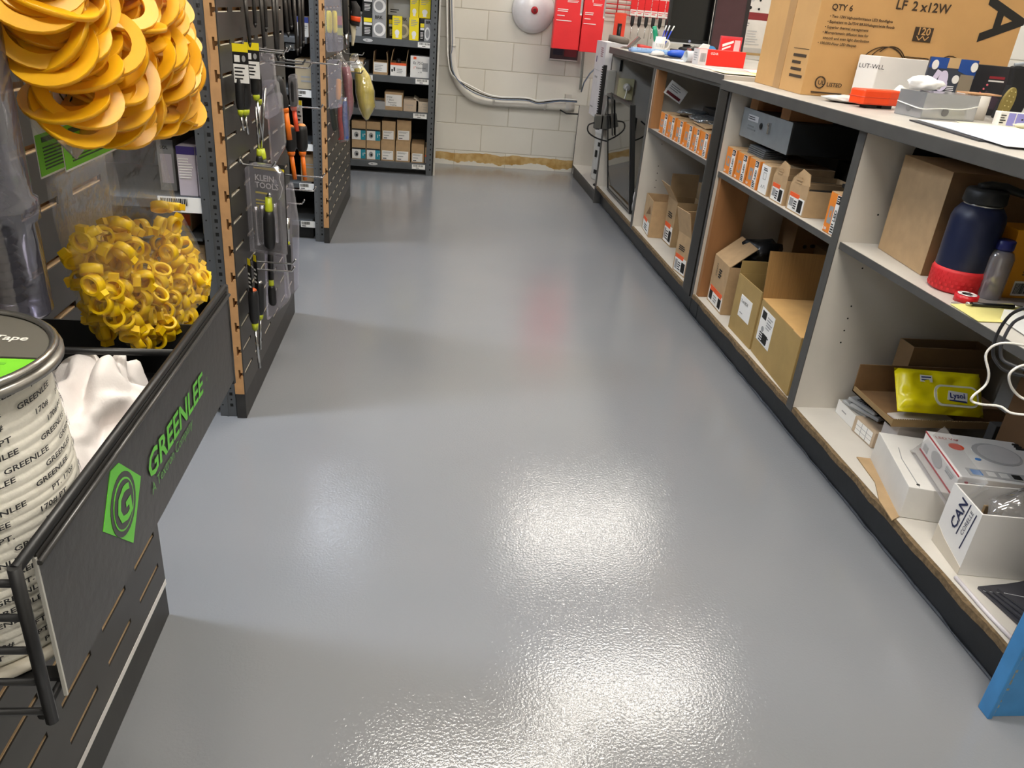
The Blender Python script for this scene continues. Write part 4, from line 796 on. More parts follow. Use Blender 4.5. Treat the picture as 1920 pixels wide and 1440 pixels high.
t=carton('purple_and_white_box','small white box with lilac panels in front of the brush','box',(1.655,2.18,ZN),(.085,.03,.038),-.1,M('#ece8e2',.5),art={'-y':[('r',.28,.06,.52,.95,0),('r',.56,.06,.98,.95,0),('ln',.03,.15,.22,.85,4,1),('r',.74,.5,.80,.6,1)]},amats=[M('#8f8cd0',.5),INK])
# loose papers
def loose(label,name,pts,z,mat,th=.0008):
    g=G(); g.prism([(x,y,z) for x,y in pts],(0,0,th)); return tag(g.build(name,[mat]),label,'paper')
loose('large dark clipboard under white papers at the near worktop edge','clipboard',[(1.30,2.10),(1.245,1.72),(1.60,1.62),(1.63,2.05)],ZN+.0002,M('#2b2d33',.5),.003)
loose('bottom white sheet on the dark clipboard','paper_sheet',[(1.33,2.11),(1.26,1.71),(1.62,1.60),(1.66,2.07)],ZN+.0035,PAPER,.001)
loose('middle white sheet on the dark clipboard, turned toward the aisle','paper_sheet',[(1.32,2.05),(1.24,1.62),(1.55,1.58),(1.62,2.02)],ZN+.0048,M('#e8eaf2',.8),.001)
loose('top white sheet with faint lines on the clipboard pile','paper_sheet',[(1.35,2.02),(1.30,1.60),(1.66,1.56),(1.70,2.0)],ZN+.0061,PAPER,.001)
loose('pale cream sheet lying beside the lilac-panelled box','paper_sheet',[(1.50,2.20),(1.46,2.09),(1.70,2.06),(1.74,2.16)],ZN+.0003,M('#ece7cf',.8))
crumple('crumpled_receipt','crumpled cream receipt in front of the lilac-panelled box','receipt',(1.66,2.10,ZN+.002),(.05,.02,.008),M('#e4dfc4',.8),41)
t=thing('grey_book_end','grey plastic stand with a pale folder leaning in it, at the right worktop end','stand',(1.80,2.12,ZN),-.15)
G().box(-.10,.24,-.16,.04,0,.004).build('base_plate',[M('#8d8e90',.5)],t)
g=G(); g.slab((-.04,.03,.004),(.26,0,0),(0,.004,0),(.02,0,.085)); g.build('back_plate',[M('#9aa3ad',.5)],t)
g=G(); g.prism([(-.095,.0,.004),(-.02,.0,.004),(.0,.0,.088),(-.052,.0,.095)],(0,.004,0)); g.build('pale_card',[M('#dcd2cc',.6)],t)
g=G(); g.box(.04,.22,-.10,-.05,.0045,.016); g.build('black_clip',[BLACK],t)
t=thing('red_tape_dispenser','red and grey tape dispenser at the far right of the worktop','tape dispenser',(1.965,2.44,ZN),-.2)
g=G(); g.lathe([(.052,-.012),(.055,0),(.052,.012)],(0,0,.10),20,ax=(0,1,0)); g.build('red_drum',[RED],t)
g=G(); g.prism([(-.06,-.015,0),(.06,-.015,0),(.06,-.015,.05),(.0,-.015,.085),(-.05,-.015,.06)],(0,.03,0)); g.build('grey_base',[M('#6c6a6c')],t,bevel=.003)
standing('tricolour_pack','small blue, white and red package between black pouch and tape dispenser','package',1.895,2.50,.045,.11,0,0,[('r',.0,.45,1,1,0),('r',0,.0,1,.45,1),('r',.35,.4,.65,.75,2)],WHITE,[M('#1c4a9a'),M('#c8262c'),WHITE])
# right wall panel and cable
t=thing('grey_wall_panel','flat grey-green electrical panel on the right-hand block wall','panel',(3.085,3.75,1.10))
G().box(-.02,.014,-.22,.22,0,.6).build('panel_body',[M('#7f8a86',.5)],t,bevel=.004)
g=G(); g.tube([(3.09,3.05,1.38),(3.06,3.12,1.32),(3.05,3.16,1.22),(3.06,3.2,1.10),(3.08,3.22,1.0)],.006,8); tag(g.build('wall_cable',[M('#55565a',.5)]),'thin grey cable with a bracket on the right-hand block wall','cable')
# ---- far worktop
def zf(p,z=ZFR): return atz(*p,z)
def Y_(px,py,y): return aty(px,py,y)
def fx(px,y,py=90): return aty(px,py,y).x
t=thing('white_mug','white mug holding pens at the far end of the worktop','mug',(fx(1234,5.3),5.30,ZFR))
g=G(); g.lathe([(.038,0),(.040,.004),(.040,.092),(.036,.092),(.036,.012)],(0,0,0),28); g.build('mug_body',[M('#efece8',.35)],t)
g=G(); g.tube([(.038,-.002,.075),(.062,-.004,.07),(.068,-.004,.048),(.058,-.003,.025),(.038,-.002,.02)],.0055,8); g.build('handle',[M('#efece8',.35)],t)
g=G(); 
for k in range(6):
    a=-2.2+k*.22; g.slab((.0405*math.cos(a),.0405*math.sin(a),.03),(0,0,.022),V((-math.sin(a),math.cos(a),0))*.003,V((math.cos(a),math.sin(a),0))*.0006)
g.build('printed_mark',[GREY],t)
t=thing('green_marker','thick green marker leaning left in the white mug','marker',(fx(1230,5.3),5.29,ZFR+.02)); g=G(); g.tube([(.0,0,0),(-.025,0,.10),(-.035,0,.128)],[.014,.015,.012],12); g.build('marker_body',[M('#1f9c74',.4)],t)
for k,(dx,lean,lb,cc) in enumerate(((.0,.025,'left-hand of three blue pens in the white mug','#3038a0'),(.012,.035,'middle one of three blue pens in the white mug','#2a3cb0'),(.022,.055,'right-hand, most tilted of three blue pens in the white mug','#3450c8'))):
    t=thing('blue_pen',lb,'pen',(fx(1236,5.3)+dx,5.30,ZFR+.02)); g=G(); g.tube([(0,0,0),(lean*.75,0,.11)],.0045,8); g.build('barrel',[M(cc,.3)],t); g=G(); g.tube([(lean*.75,0,.11),(lean,0,.14)],.0042,8); g.build('white_end',[PAPER],t)
t=thing('keyboard','pale blue keyboard lying at the far end of the worktop','keyboard',(fx(1243,5.0),5.0,ZFR),-.12)
G().box(-.20,.20,-.07,.07,0,.016).build('keyboard_base',[M('#7fa0cc',.4)],t,bevel=.004)
g=G()
for r_ in range(4):
    for c_ in range(14): g.box(-.187+c_*.0268,-.187+c_*.0268+.023,-.06+r_*.031,-.06+r_*.031+.026,.0165,.024)
g.build('keys',[M('#a9cbea',.4)],t)
t=thing('white_mouse','small white mouse on a dark mat in front of the keyboard','mouse',(fx(1235,4.62),4.62,ZFR+.003),.2)
g=G(); g.lathe([(.03,0),(.032,.008),(.026,.02),(.012,.026)],(0,0,0),20,sx=1.3,sy=.9); g.build('mouse_body',[M('#dedad6',.35)],t)
loose('thin dark mouse mat with a pale edge near the worktop front','mouse_mat',[(1.24,4.75),(1.25,4.42),(1.52,4.40),(1.52,4.75)],ZFR+.0002,M('#33312f',.6),.002)
t=thing('utility_knife','glossy bright blue plastic handle lying on the mouse mat','knife',(fx(1275,4.5),4.50,ZFR+.003),-.1)
g=G(); g.tube([(-.065,0,.018),(-.045,0,.021),(0,0,.022),(.06,0,.02),(.075,0,.016)],[.008,.018,.021,.018,.008],14); g.build('handle_body',[M('#2456c8',.3)],t)
t=thing('grey_pipe_offcut','short grey plastic pipe offcut with an open end facing the aisle','pipe',(fx(1306,4.13),4.13,ZFR))
g=G(); n=24
for R0 in ((.027,.021),):
    A=[];B=[];C2=[];D=[]
    ax=V((1,.15,0)).normalized(); up=V((0,0,1)); sd=ax.cross(up)
    def ring(r,o): return [g.P(V((-.05,0,.028))+ax*o+(up*math.sin(2*PI*j/n)+sd*math.cos(2*PI*j/n))*r) for j in range(n)]
    rs=[ring(.027,0),ring(.027,.10),ring(.021,.10),ring(.021,0)]
    for k in range(4):
        a,b=rs[k],rs[(k+1)%4]
        for j in range(n): g.F((a[j],a[(j+1)%n],b[(j+1)%n],b[j]),0,k in(0,2))
g.build('pipe_wall',[M('#c3c8ca',.45)],t)
t=carton('long_red_box','long bright red box with a white end lettered OZAR, lying on the worktop','box',(fx(1358,3.98),4.03,ZFR),(.235,.09,.072),.0,M('#ee2a1e',.4),art={'-x':[('r',0,0,1,1,0),('ln',.2,.2,.8,.8,4,1)],'-y':[('r',0,0,.17,1,0),('bc',.03,.2,.15,.75,1),('t','OZAR',.24,.70,.014,0,1)]},amats=[M('#ded8d8'),GREY])
t=carton('small_red_package','small red package with white lightning stripe standing behind the long red box','package',(fx(1368,4.4),4.4,ZFR),(.115,.025,.135),-.08,M('#d6404a',.3),art={'-y':[('r',.04,.04,.96,.92,0),('p',[(.1,.7),(.6,.86),(.62,.78),(.12,.60)],1),('r',.66,.1,.93,.88,2),('r',.2,.4,.6,.46,1),('r',.1,.1,.6,.13,1),('p',[(.12,.55),(.5,.68),(.5,.62),(.12,.48)],1)]},amats=[RED,WHITE,M('#e8b8b8')])
t=thing('white_calculator','white desk stand with a dark slot between mouse handle and red box','stand',(fx(1305,4.45),4.45,ZFR),-.2)
g=G(); g.prism([(-.07,-.02,0),(.06,-.02,0),(.07,-.02,.085),(.035,-.02,.088),(.0,-.02,.045),(-.05,-.02,.04)],(0,.05,0)); g.build('stand_body',[M('#dfdcd8',.5)],t,bevel=.003)
g=G(); g.art((-.05,-.021,.012),(1,0,0),(0,0,1),.06,.025,[('r',.1,.2,.4,.5,0),('r',.55,.4,.8,.9,0)]); g.build('printed_label',[INK],t)
t=thing('blue_tape_roll','light blue tape roll behind the long red box','tape',(fx(1332,4.62),4.62,ZFR)); g=G(); g.lathe([(.038,-.012),(.038,.012)],(0,0,.039),24,ax=(.3,-1,0)); g.build('tape_body',[M('#4f9ad8',.4)],t)
t=thing('brown_handled_scraper','scraper with a fat taupe handle and steel blade at the worktop end','scraper',(fx(1163,5.40)+.03,5.42,ZFR),0)
g=G(); g.tube([(-.10,.05,.055),(-.06,.045,.052),(.0,.03,.045),(.03,.02,.04)],[.020,.022,.022,.016],14); g.build('handle',[M('#6d635a',.6)],t)
g=G(); g.slab((.02,.0,.005),(.07,.0,.075),(.0,.045,0),(.015,0,-.012)); g.slab((-.02,-.02,.0),(.06,.02,.0),(0,.06,0),(.02,0,.012)); g.build('blade',[M('#8c8783',.35,metal=.7)],t)
t=thing('red_handled_tool','tool with a red handle lying beside the white mug','tool',(fx(1203,5.45),5.45,ZFR)); g=G(); g.tube([(-.03,0,.022),(.0,0,.02),(.07,-.01,.014)],[.012,.013,.010],12); g.build('handle',[M('#d84a44',.5)],t)
g=G(); g.slab((-.10,-.04,.001),(.09,.03,0),(0,.05,0),(0,0,.006)); g.build('black_blade',[M('#2b2b2c',.5)],t)
loose('pale pink form at the worktop front by the long red box','paper_sheet',[(1.22,3.85),(1.24,3.42),(1.50,3.50),(1.50,3.95)],ZFR+.0003,M('#edc4bf',.8))
loose('second pink form spread over the first one','paper_sheet',[(1.30,3.80),(1.33,3.48),(1.62,3.60),(1.58,3.92)],ZFR+.0014,M('#e9b3ae',.8))
loose('bright yellow form lying beside the floodlight carton','paper_sheet',[(1.26,3.55),(1.24,3.34),(1.42,3.36),(1.46,3.56)],ZFR+.0027,M('#efe98a',.8))
loose('pale yellow form overhanging the step in the worktop','paper_sheet',[(1.20,3.50),(1.19,3.30),(1.34,3.30),(1.37,3.50)],ZFR+.0038,M('#eeeabc',.8))
loose('white sheet lying over the pink forms','paper_sheet',[(1.45,3.78),(1.40,3.55),(1.75,3.60),(1.75,3.90)],ZFR+.0038,PAPER)
loose('grey-white receipt strip near the mouse mat','paper_sheet',[(1.24,4.4),(1.24,4.12),(1.34,4.10),(1.36,4.40)],ZFR+.0003,M('#e2dfda',.8))
# ---- monitors
t=thing('black_monitor','black monitor with a small round logo on its lower edge, at the wall end','monitor',(1.82,5.75,ZFR),.0)
MM=Matrix.Rotation(math.radians(-4),4,'X')
g=G(MM); g.box(-.215,.10,0,.03,.06,.50); g.build('monitor_shell',[M('#1b1b1b',.4)],t,bevel=.004)
g=G(MM); g.box(-.195,.09,-.002,-.0005,.085,.48); g.build('screen_glass',[M('#0a0a0a',.18,spec=.6)],t)
g=G(MM); g.lathe([(.009,0),(.009,.001)],(-.04,-.0005,.073),16,ax=(0,-1,0)); g.build('round_logo',[M('#8f95b0',.3)],t)
g=G(MM); g.box(-.21,.10,-.002,.002,.052,.06); g.build('label_strip',[LGREY],t)
G().box(-.12,.05,.04,.18,0,.012).build('monitor_foot',[BLACK],t)
G().box(-.06,-.01,.06,.08,.012,.2).build('monitor_neck',[BLACK],t)
t=thing('maroon_tinted_monitor','second dark monitor with a painted maroon reflection, right of the black one','monitor',(1.975,5.66,ZFR),-.03)
g=G(MM); g.box(-.075,.165,0,.03,.03,.50); g.build('monitor_shell',[M('#2b2526',.35)],t,bevel=.004)
g=G(MM); g.box(-.068,.135,-.002,-.0005,.045,.48); g.build('screen_glass',[M('#4a2f33',.25)],t)  # maroon reflection put into the glass base colour
G().box(-.03,.12,.04,.16,0,.012).build('monitor_foot',[BLACK],t)
G().box(.0,.04,.06,.08,.012,.2).build('monitor_neck',[BLACK],t)
# desk carrying the monitors
g=G(); g.box(1.42,3.05,5.565,6.60,ZFR-.035,ZFR-.0005,0); 
t=thing('rear_desk','white desk top running from the worktop end to the block wall','desk',(2.2,6.08,0)); g.build('desk_top',[TOPM],t,world=True)
g=G(); g.box(1.9,3.0,5.60,5.62,.002,ZFR-.036); g.build('side_panel',[MEL],t,world=True); g=G(); g.box(1.9,3.0,6.55,6.57,.002,ZFR-.036); g.build('side_panel',[MEL],t,world=True)
crumple('cable_tangle','dark tangle of adapters and leads under the black monitor','cables',(1.80,5.66,ZFR),(.11,.04,.022),M('#232122',.5),51,amp=.5)
g=G(); g.tube([(1.72,5.58,ZFR+.02),(1.76,5.56,ZFR+.05),(1.84,5.55,ZFR+.035),(1.90,5.54,ZFR+.006)],.004,8); tag(g.build('grey_lead',[M('#8b8a85',.4)]),'loose grey lead looping under the black monitor','cable')
crumple('red_connector','small red connector under the black monitor','connector',(1.74,5.60,ZFR),(.016,.014,.016),M('#b03a34',.5),53)
# ================================================================ far wall
t=thing('white_conduit','thick white painted conduit pipe bending along the block wall','conduit',(0,0,0)); yw=6.60
pts=[aty(843,-60,yw),aty(846,60,yw),aty(848,110,yw),aty(856,148,yw),aty(876,175,yw),aty(905,189,yw),aty(980,195,yw),aty(1068,201,yw)]
g=G(); g.tube(pts,.030,14,0); g.build('pipe',[M('#dedbd4',.35)],t,world=True)
g=G(); g.tube([aty(1060,200,yw),aty(1076,201,yw)],.036,14); g.build('coupling',[M('#cfccc6',.4)],t,world=True)
for (px,py) in ((847,85),(925,190),(1022,198)): 
    g=G(); p=aty(px,py,yw+.0); d=V((0,0,1)) if py<100 else V((1,0,0)); g.tube([p-d*.008,p+d*.008],.034,14); g.build('strap',[M('#d2cfc8',.4)],t,world=True)
for k,(nm,mt,r_,off,lb) in enumerate((('black_wall_cable',INK,.004,0,'thin black cable sagging above the white conduit'),('white_wall_cable',PAPER,.006,-5,'thin white cable tied along the white conduit'),('blue_grey_wall_cable',M('#6d7c94'),.004,4,'thin blue-grey cable hugging the white conduit'))):
    yy=6.555-.012*k; pts=[aty(842+off,-60,yy),aty(844+off,80,yy),aty(843+off*.6,105,yy),aty(850+off*.5,140,yy),aty(880,165+off,yy),aty(925,183+off*.6,yy),aty(985,186+off*.5,yy),aty(1010,192+off*.6,yy),aty(1050,188+off*.4,yy),aty(1082,190+off*.4,yy)]
    g=G(); g.tube(pts,r_,6); tag(g.build(nm,[mt]),lb,'cable')
g=G(); g.tube([aty(1050,206,6.56),aty(1062,213,6.55),aty(1085,214,6.5)],.006,6); tag(g.build('black_wall_cable',[INK]),'short thick black cable below the conduit end','cable')
t=thing('round_alarm_bell','round white alarm bell with a red centre on the block wall','alarm bell',(.765,6.60,1.218))
g=G(); g.lathe([(.165,0),(.168,.012),(.16,.035),(.13,.065),(.08,.085),(.03,.092)],(0,.035,0),40,ax=(0,-1,0)); g.build('bell_dome',[M('#dfdde0',.25,coat=.5)],t)
g=G(); g.lathe([(.026,0),(.026,.012),(.012,.016)],(0,-.057,0),20,ax=(0,-1,0)); g.build('red_centre',[M('#b81f2c',.4)],t)
g=G(); g.lathe([(.004,0),(.013,.001),(.013,.004)],(0,-.073,0),12,ax=(0,-1,0)); g.build('screw_cap',[M('#6c1018',.4)],t)
t=thing('grey_wall_conduit','thin grey conduit running down the wall below the red packages','conduit',(1.11,6.60,.60)); g=G(); g.tube([aty(1097,-40,6.6),aty(1094,100,6.6),aty(1088,168,6.6)],.011,10); g.build('pipe',[M('#a9aba4',.4)],t,world=True)
g=G(); g.box(1.085,1.135,6.59,6.63,.585,.625); g.build('junction_fitting',[M('#c8c4bc',.4)],t,world=True)
g=G(); g.tube([aty(1090,172,6.5),aty(1095,155,6.45),aty(1106,138,6.4),aty(1117,127,6.4)],.006,8); tag(g.build('blue_grey_wall_cable',[M('#7a8699',.4)]),'blue-grey cable arching up beside the white carton','cable')
t=thing('wall_poster','dark poster with a photo of shelves, on the wall behind the red packages','poster',(0,0,0)); g=G(); g.box(.93,1.155,6.630,6.637,.875,1.26); g.build('poster_sheet',[M('#4a3c40',.5)],t,world=True)
g=G(); g.art((.93,6.6295,.875),(1,0,0),(0,0,1),.225,.385,[('r',.0,.0,1,.02,0),('r',.1,.1,.45,.3,1),('r',.5,.08,.95,.34,2),('ln',.1,.35,.4,.5,4,3)]); g.build('printed_picture',[WHITE,M('#2b2c3c'),M('#7a3038'),GREY],t,world=True)
def redpack(x0,x1,z0,lb):
    t=thing('red_hanging_package',lb,'package',((x0+x1)/2,6.32,z0)); w=x1-x0; h=.60
    G().box(-w/2,w/2,-.03,.05,0,h).build('box_body',[M('#ea2a30',.45,var=.03)],t,bevel=.002)
    g=G(); g.art((-w/2,-.03,0),(1,0,0),(0,0,1),w,h,[('p',[(.35,.62),(.8,.66),(.75,.60),(.38,.565)],0),('p',[(.4,.60),(.76,.63),(.7,.58),(.42,.55)],1),('ln',.42,.53,.85,.56,2,0),('ln',.08,.42,.55,.46,2,0),('ln',.08,.37,.5,.39,1,0),('ln',.06,.315,.72,.335,1,0),('r',.93,.40,1.0,1,0),('bc',.935,.42,.995,.95,2)]); g.build('printed_face',[WHITE,M('#ea2a30'),GREY],t)
redpack(.892,1.092,.972,'left-hand of two long red packages hanging on the block wall')
redpack(1.102,1.265,.965,'right-hand of two long red packages hanging on the block wall')
t=thing('red_wire_rack','red wire display rack on the block wall above the desk','display rack',(0,0,0))
for k in range(5): g=G(); g.tube([(1.30,6.60,1.245+.034*k),(1.88,6.60,1.245+.034*k)],.004,6); g.build('rack_wire',[M('#c81e28',.4)],t,world=True)
for k in range(6): g=G(); g.tube([(1.31+.11*k,6.606,1.235),(1.31+.11*k,6.606,1.60)],.005,6); g.build('rack_wire',[M('#c81e28',.4)],t,world=True)
for k,(px,py) in enumerate(((1162,15),)):
    t=thing('orange_red_package','orange-red hanging package showing a small black flashlight','package',(1.435,6.50,1.03)); G().box(-.045,.045,0,.01,0,.225).build('pack_card',[M('#e84a34',.45)],t,bevel=.002)
    g=G(); g.box(-.016,.016,-.004,-.0005,.03,.15); g.build('black_insert',[INK],t); g=G(); g.lathe([(.008,0),(.010,.03),(.008,.10)],(0,-.013,.035),12); g.build('torch_body',[M('#3b3b3e',.3,metal=.5)],t)
for k in range(6):
    x=1.53+.055*k
    t=thing('hanging_bit_holder','slim black tool on a red and white card, %s in the row by the monitor'%('leftmost','second','third','fourth','fifth','rightmost')[k],'tool',(x,6.50,1.10),0,'tools on the red wire rack')
    L_=(.02,.0,.03,.03,.04,.04)[k]
    g=G(); g.art((-.026,.0,.145),(1,0,0),(0,0,1),.05,.12,[('r',0,0,1,.35,0),('r',0,.35,1,1,1),('ln',.1,.1,.9,.3,2,1)]); g.build('hang_card',[WHITE,RED],t)
    g=G(); g.lathe([(.008,.07),(.014,.085),(.015,.14),(.010,.144)],(0,0,0),12); g.build('handle',[INK],t)
    g=G(); g.lathe([(.0035,L_-.04),(.0035,.07)],(0,0,0),8); g.build('shank',[CHROME],t)
t=thing('wall_notice','white notice with a dark red band on the wall behind the floodlight carton','notice',(0,0,0)); g=G(); g.box(2.36,2.66,6.625,6.636,1.055,1.50); g.build('notice_board',[M('#e9e4de',.5)],t,world=True)
g=G(); g.art((2.36,6.6245,1.055),(1,0,0),(0,0,1),.30,.445,[('r',0,.54,1,.66,0),('r',0,.0,1,.08,1),('ln',.08,.42,.6,.50,2,2),('ln',.08,.12,.42,.38,6,1),('ln',.5,.12,.9,.38,6,1),('e',.3,.86,.04,.03,3),('e',.5,.86,.04,.03,1),('e',.7,.86,.03,.02,3),('e',.45,.73,.05,.03,3),('e',.7,.72,.03,.02,3)]); g.build('printed_face',[M('#8c2c30'),LGREY,GREY,INK],t,world=True)
g=G(); g.box(2.36,3.0,6.55,6.62,1.0385,1.055); tag(g.build('wood_rail',[M('#c2a06c',.6)]),'pale wood rail on the desk along the block wall','rail')
# ================================================================ cartons on the grey shelving unit
AMB=[WHITE,INK,TEAL,GREY,REDO,YEL]
def small(label,x,z,w,h,art,mat=CARD,d=.24,y=6.125,group=None,name='small_carton',opened=False,flaps=()):
    return carton(name,label,'box',(x+w/2,y+d/2,z),(w,d,h),0,mat,art={'-y':art},amats=AMB,group=group,opened=opened,flaps=flaps)
def Xb(px,py): 
    p=aty(px,py,6.13); return p.x,p.z
FIT=[('r',.02,.03,.64,.52,0),('r',.64,.03,.99,.52,2),('r',.02,.52,.99,.60,1),('e',.33,.28,.16,.15,3),('e',.36,.26,.08,.07,1),('t','1"',.74,.2,.03,0,1)]
TXT=[('r',.08,.06,.88,.50,0),('ln',.14,.36,.8,.46,2,3),('ln',.14,.22,.6,.30,1,3),('r',.14,.10,.4,.14,1)]
z1=.0855
fits=[('lower','left'),('lower','right'),('upper','left'),('upper','right')]
xs=[(-.587,.108),(-.477,.107)]
for j,(lv,sd) in enumerate(fits):
    x,w=xs[j%2]; small('brown carton with a teal and white fitting label, %s row on the %s'%(lv,sd),x,z1+(.1395 if j>1 else 0),w-.004,.139,FIT,group='fitting cartons on the bottom shelf')
small('plain brown carton with white text label, lower row beside the teal labels',-.368,z1,.104,.152,TXT)
small('plain brown carton with white text label, lower row, second from the teal labels',-.258,z1,.11,.155,TXT)
small('plain brown carton with white text label, stacked above the first plain one',-.362,z1+.1525,.100,.140,TXT)
small('plain brown carton with white text label, stacked above the second plain one',-.250,z1+.1555,.106,.150,TXT)
small('plain brown carton with a low white label, right of the stacked pairs',-.138,z1,.098,.140,TXT)
small('brown carton with an orange stripe, rightmost on the bottom shelf by the post',-.034,z1,.055,.12,[('r',.02,.05,.98,.42,3),('r',.02,.42,.98,.52,4),('e',.4,.22,.2,.12,1)])
z2=.4585
small('open brown carton with grey pipe fittings, left on the second shelf',-.45,z2,.11,.055,[('r',0,0,1,1,3)],opened=True,mat=CARD)
for k in range(3):
    g=G(); g.lathe([(.024,0),(.024,.05),(.019,.05),(.019,.02)],(-.425+.036*k,6.17+.02*(k%2),z2+.005),16); tag(g.build('grey_pipe_fitting',[M('#6c6e72',.4)]),'grey plastic pipe fitting standing in the open brown carton, %s of three'%('leftmost','middle','rightmost')[k],'fitting')
small('brown carton hand-lettered on a white label: expansion coupling',-.345,z2,.135,.125,[('r',.06,.22,.94,.88,0),('t','ET75F',.12,.68,.016,1),('t','1" Short',.12,.54,.015,1),('t','Expansion',.2,.40,.015,1),('t','coupling',.3,.27,.014,1)])
small('small cream box with faint handwriting, beside the lettered carton',-.205,z2,.095,.082,[('t','Coupling',.15,.5,.016,3),('t','1/2 in',.3,.25,.016,3)],mat=M('#cbb7a0',.8))
small('cream open box with faint handwriting, rightmost on the second shelf',-.095,z2,.095,.075,[('t','ET20',.3,.7,.014,3),('t','1" Long',.2,.45,.014,3),('t','Exp.',.4,.2,.014,3)],mat=M('#d2c2ac',.8),opened=True,flaps=(('-x',.04,60),))
z3=.7005
small('open carton with a white text label, left on the third shelf',-.60,z3,.10,.09,[('r',.05,.1,.95,.85,0),('ln',.15,.3,.85,.7,3,3)],opened=True)
small('dark narrow box between two open cartons on the third shelf',-.497,z3,.035,.085,[('r',0,0,1,1,1)],mat=M('#3a352e'))
small('open carton with a tall back flap and white label, middle of the third shelf',-.43,z3,.105,.085,[('r',.05,.2,.95,.95,0),('ln',.12,.3,.7,.8,4,3)],opened=True,flaps=(('-x',.07,-5),('+x',.07,-5)))
small('open carton with an orange stripe and black squares, third shelf',-.305,z3,.115,.088,[('r',.0,.0,1,.82,0),('r',0,.82,1,1.0,4),('r',.06,.3,.16,.5,1),('r',.2,.35,.3,.65,1),('ln',.4,.2,.9,.6,3,3)],opened=True,flaps=(('-x',.09,-12),('+x',.09,8)))
g=G(); g.lathe([(.018,0),(.018,.03),(.010,.045)],(-.25,6.2,z3+.07),12); tag(g.build('black_fitting',[M('#2a2a2c',.4)]),'dark fitting poking out of the orange-striped carton','fitting')
small('white carton hand-lettered ET75C 1 inch expansion with a red sticker',-.160,z3,.140,.145,[('r',.0,.0,1,1,0),('r',.62,.3,.9,.7,3),('t','Et 75C',.14,.62,.026,1),('t','1"',.14,.40,.024,4),('t','Expansion',.3,.42,.017,1),('t','x 10',.4,.22,.015,1),('r',.15,.85,.3,.97,4)],mat=M('#e2dedb',.6))
z4=.9485
def lamp(label,x,w,h,kind,z=z4,y=6.125,opened=False):
    d_=.07 if kind=='y' else .24
    if kind=='brk': art=[('r',0,0,1,1,3),('r',.0,.0,.42,1,1),('r',.05,.62,.40,.80,5),('r',.05,.5,.40,.6,0),('ln',.08,.1,.38,.42,5,0),('e',.72,.35,.26,.30,0),('e',.70,.36,.17,.20,3),('t','BRK',.52,.80,.030,1,1)]
    elif kind=='y': art=[('r',0,0,1,1,5),('ln',.15,.6,.85,.92,4,3),('e',.5,.28,.24,.13,0),('r',.35,.06,.65,.2,0)]
    elif kind=='g': art=[('r',0,0,1,1,3),('t','BRK',.4,.8,.03,1,1),('ln',.1,.1,.5,.3,2,1)]
    return small(label,x,z,w,h,art,mat=M('#c9c2a8') if kind!='y' else YEL,y=y,d=d_,name='smoke_alarm_box' if kind!='y' else 'yellow_bulb_box')
lamp('grey alarm box partly behind the hanging tools, top visible shelf',-.585,.075,.155,'g')
lamp('black, yellow and grey BRK alarm box, lower of the left-hand stack',-.505,.165,.152,'brk')
lamp('black and grey alarm box stacked on top of the left BRK alarm box',-.505,.165,.145,'brk',z=z4+.1525)
lamp('dark alarm box standing behind the first yellow box',-.33,.155,.152,'brk',y=6.20)
lamp('grey alarm box high in the stack behind the first yellow box',-.33,.155,.145,'g',z=z4+.1525,y=6.20)
lamp('bright yellow bulb box, left of the two standing at the shelf front',-.295,.068,.15,'y')
lamp('bright yellow bulb box, right of the two standing at the shelf front',-.175,.068,.15,'y')
lamp('black and grey alarm box beside the right post, lower of two',-.10,.078,.145,'brk')
lamp('dull yellow bulb box high on the stack, above the left front one',-.172,.060,.14,'y',z=z4+.1505,y=6.15)
lamp('dull yellow bulb box high on the stack by the right post',-.108,.08,.14,'y',z=z4+.1505,y=6.15)
# ================================================================ row shelves on the left
def rs(label,pxa,pxb,py0,py1,y,art,mat,name='small_carton',d=.2,z=None):
    a=aty(pxa,py0,y); b=aty(pxb,py0,y); top=aty((pxa+pxb)/2,py1,y); zz=a.z if z is None else z
    return carton(name,label,'box',((a.x+b.x)/2,y+d/2,zz),(b.x-a.x,d,top.z-zz),0,mat,art={'-y':art},amats=[WHITE,INK,M('#46387a',.5),GREY,REDO,YEL,M('#d3cad3',.6)])
LAV=M('#cfc5cf',.6)
rs('lavender box with a purple band and fine print, shelf left of the steel post',337,371,355,275,2.215,[('r',0,.84,1,1,2),('ln',.08,.35,.85,.78,8,0)],LAV,z=.6645)
rs('second lavender box with a purple band, half hidden by the steel post',373,392,357,277,2.215,[('r',0,.84,1,1,2),('ln',.1,.4,.8,.78,6,0)],LAV,z=.6645)
rs('pale framed-switch box behind the lavender boxes, lettered SOL',302,332,350,262,2.27,[('r',0,0,1,1,3),('r',.15,.15,.85,.72,6),('t','SOL',.2,.82,.012,1,1)],M('#8e8a84'),z=.6645)
rs('cream box with a drawn switch plate, one shelf above the lavender boxes',330,364,140,40,2.23,[('r',0,0,1,1,6),('l',[(.35,.3),(.65,.3),(.65,.7),(.35,.7),(.35,.3)],.001,1),('t','ION',.55,.06,.012,1,1)],M('#cfc8b8',.7),z=.9005)
rs('orange-topped box end, just under the high shelf label',330,345,15,-20,2.22,[('r',0,0,1,1,4)],M('#d07a34'),z=1.1505)
rs('small orange box beside the steel post on the high shelf',347,362,15,-20,2.22,[('r',0,0,1,1,4)],M('#d07a34'),z=1.1505)
rs('cream box with a black and yellow mark, low beside the steel post',378,396,402,388,2.23,[('r',.45,.1,.95,.9,5),('r',.6,.3,.85,.7,1)],M('#cbbfa2'),z=.555,d=.1)
rs('brown box with an orange stripe, low shelf left of the steel post',335,358,402,380,2.25,[('r',.1,.2,.9,.6,4)],CARD2,z=.555,d=.1)
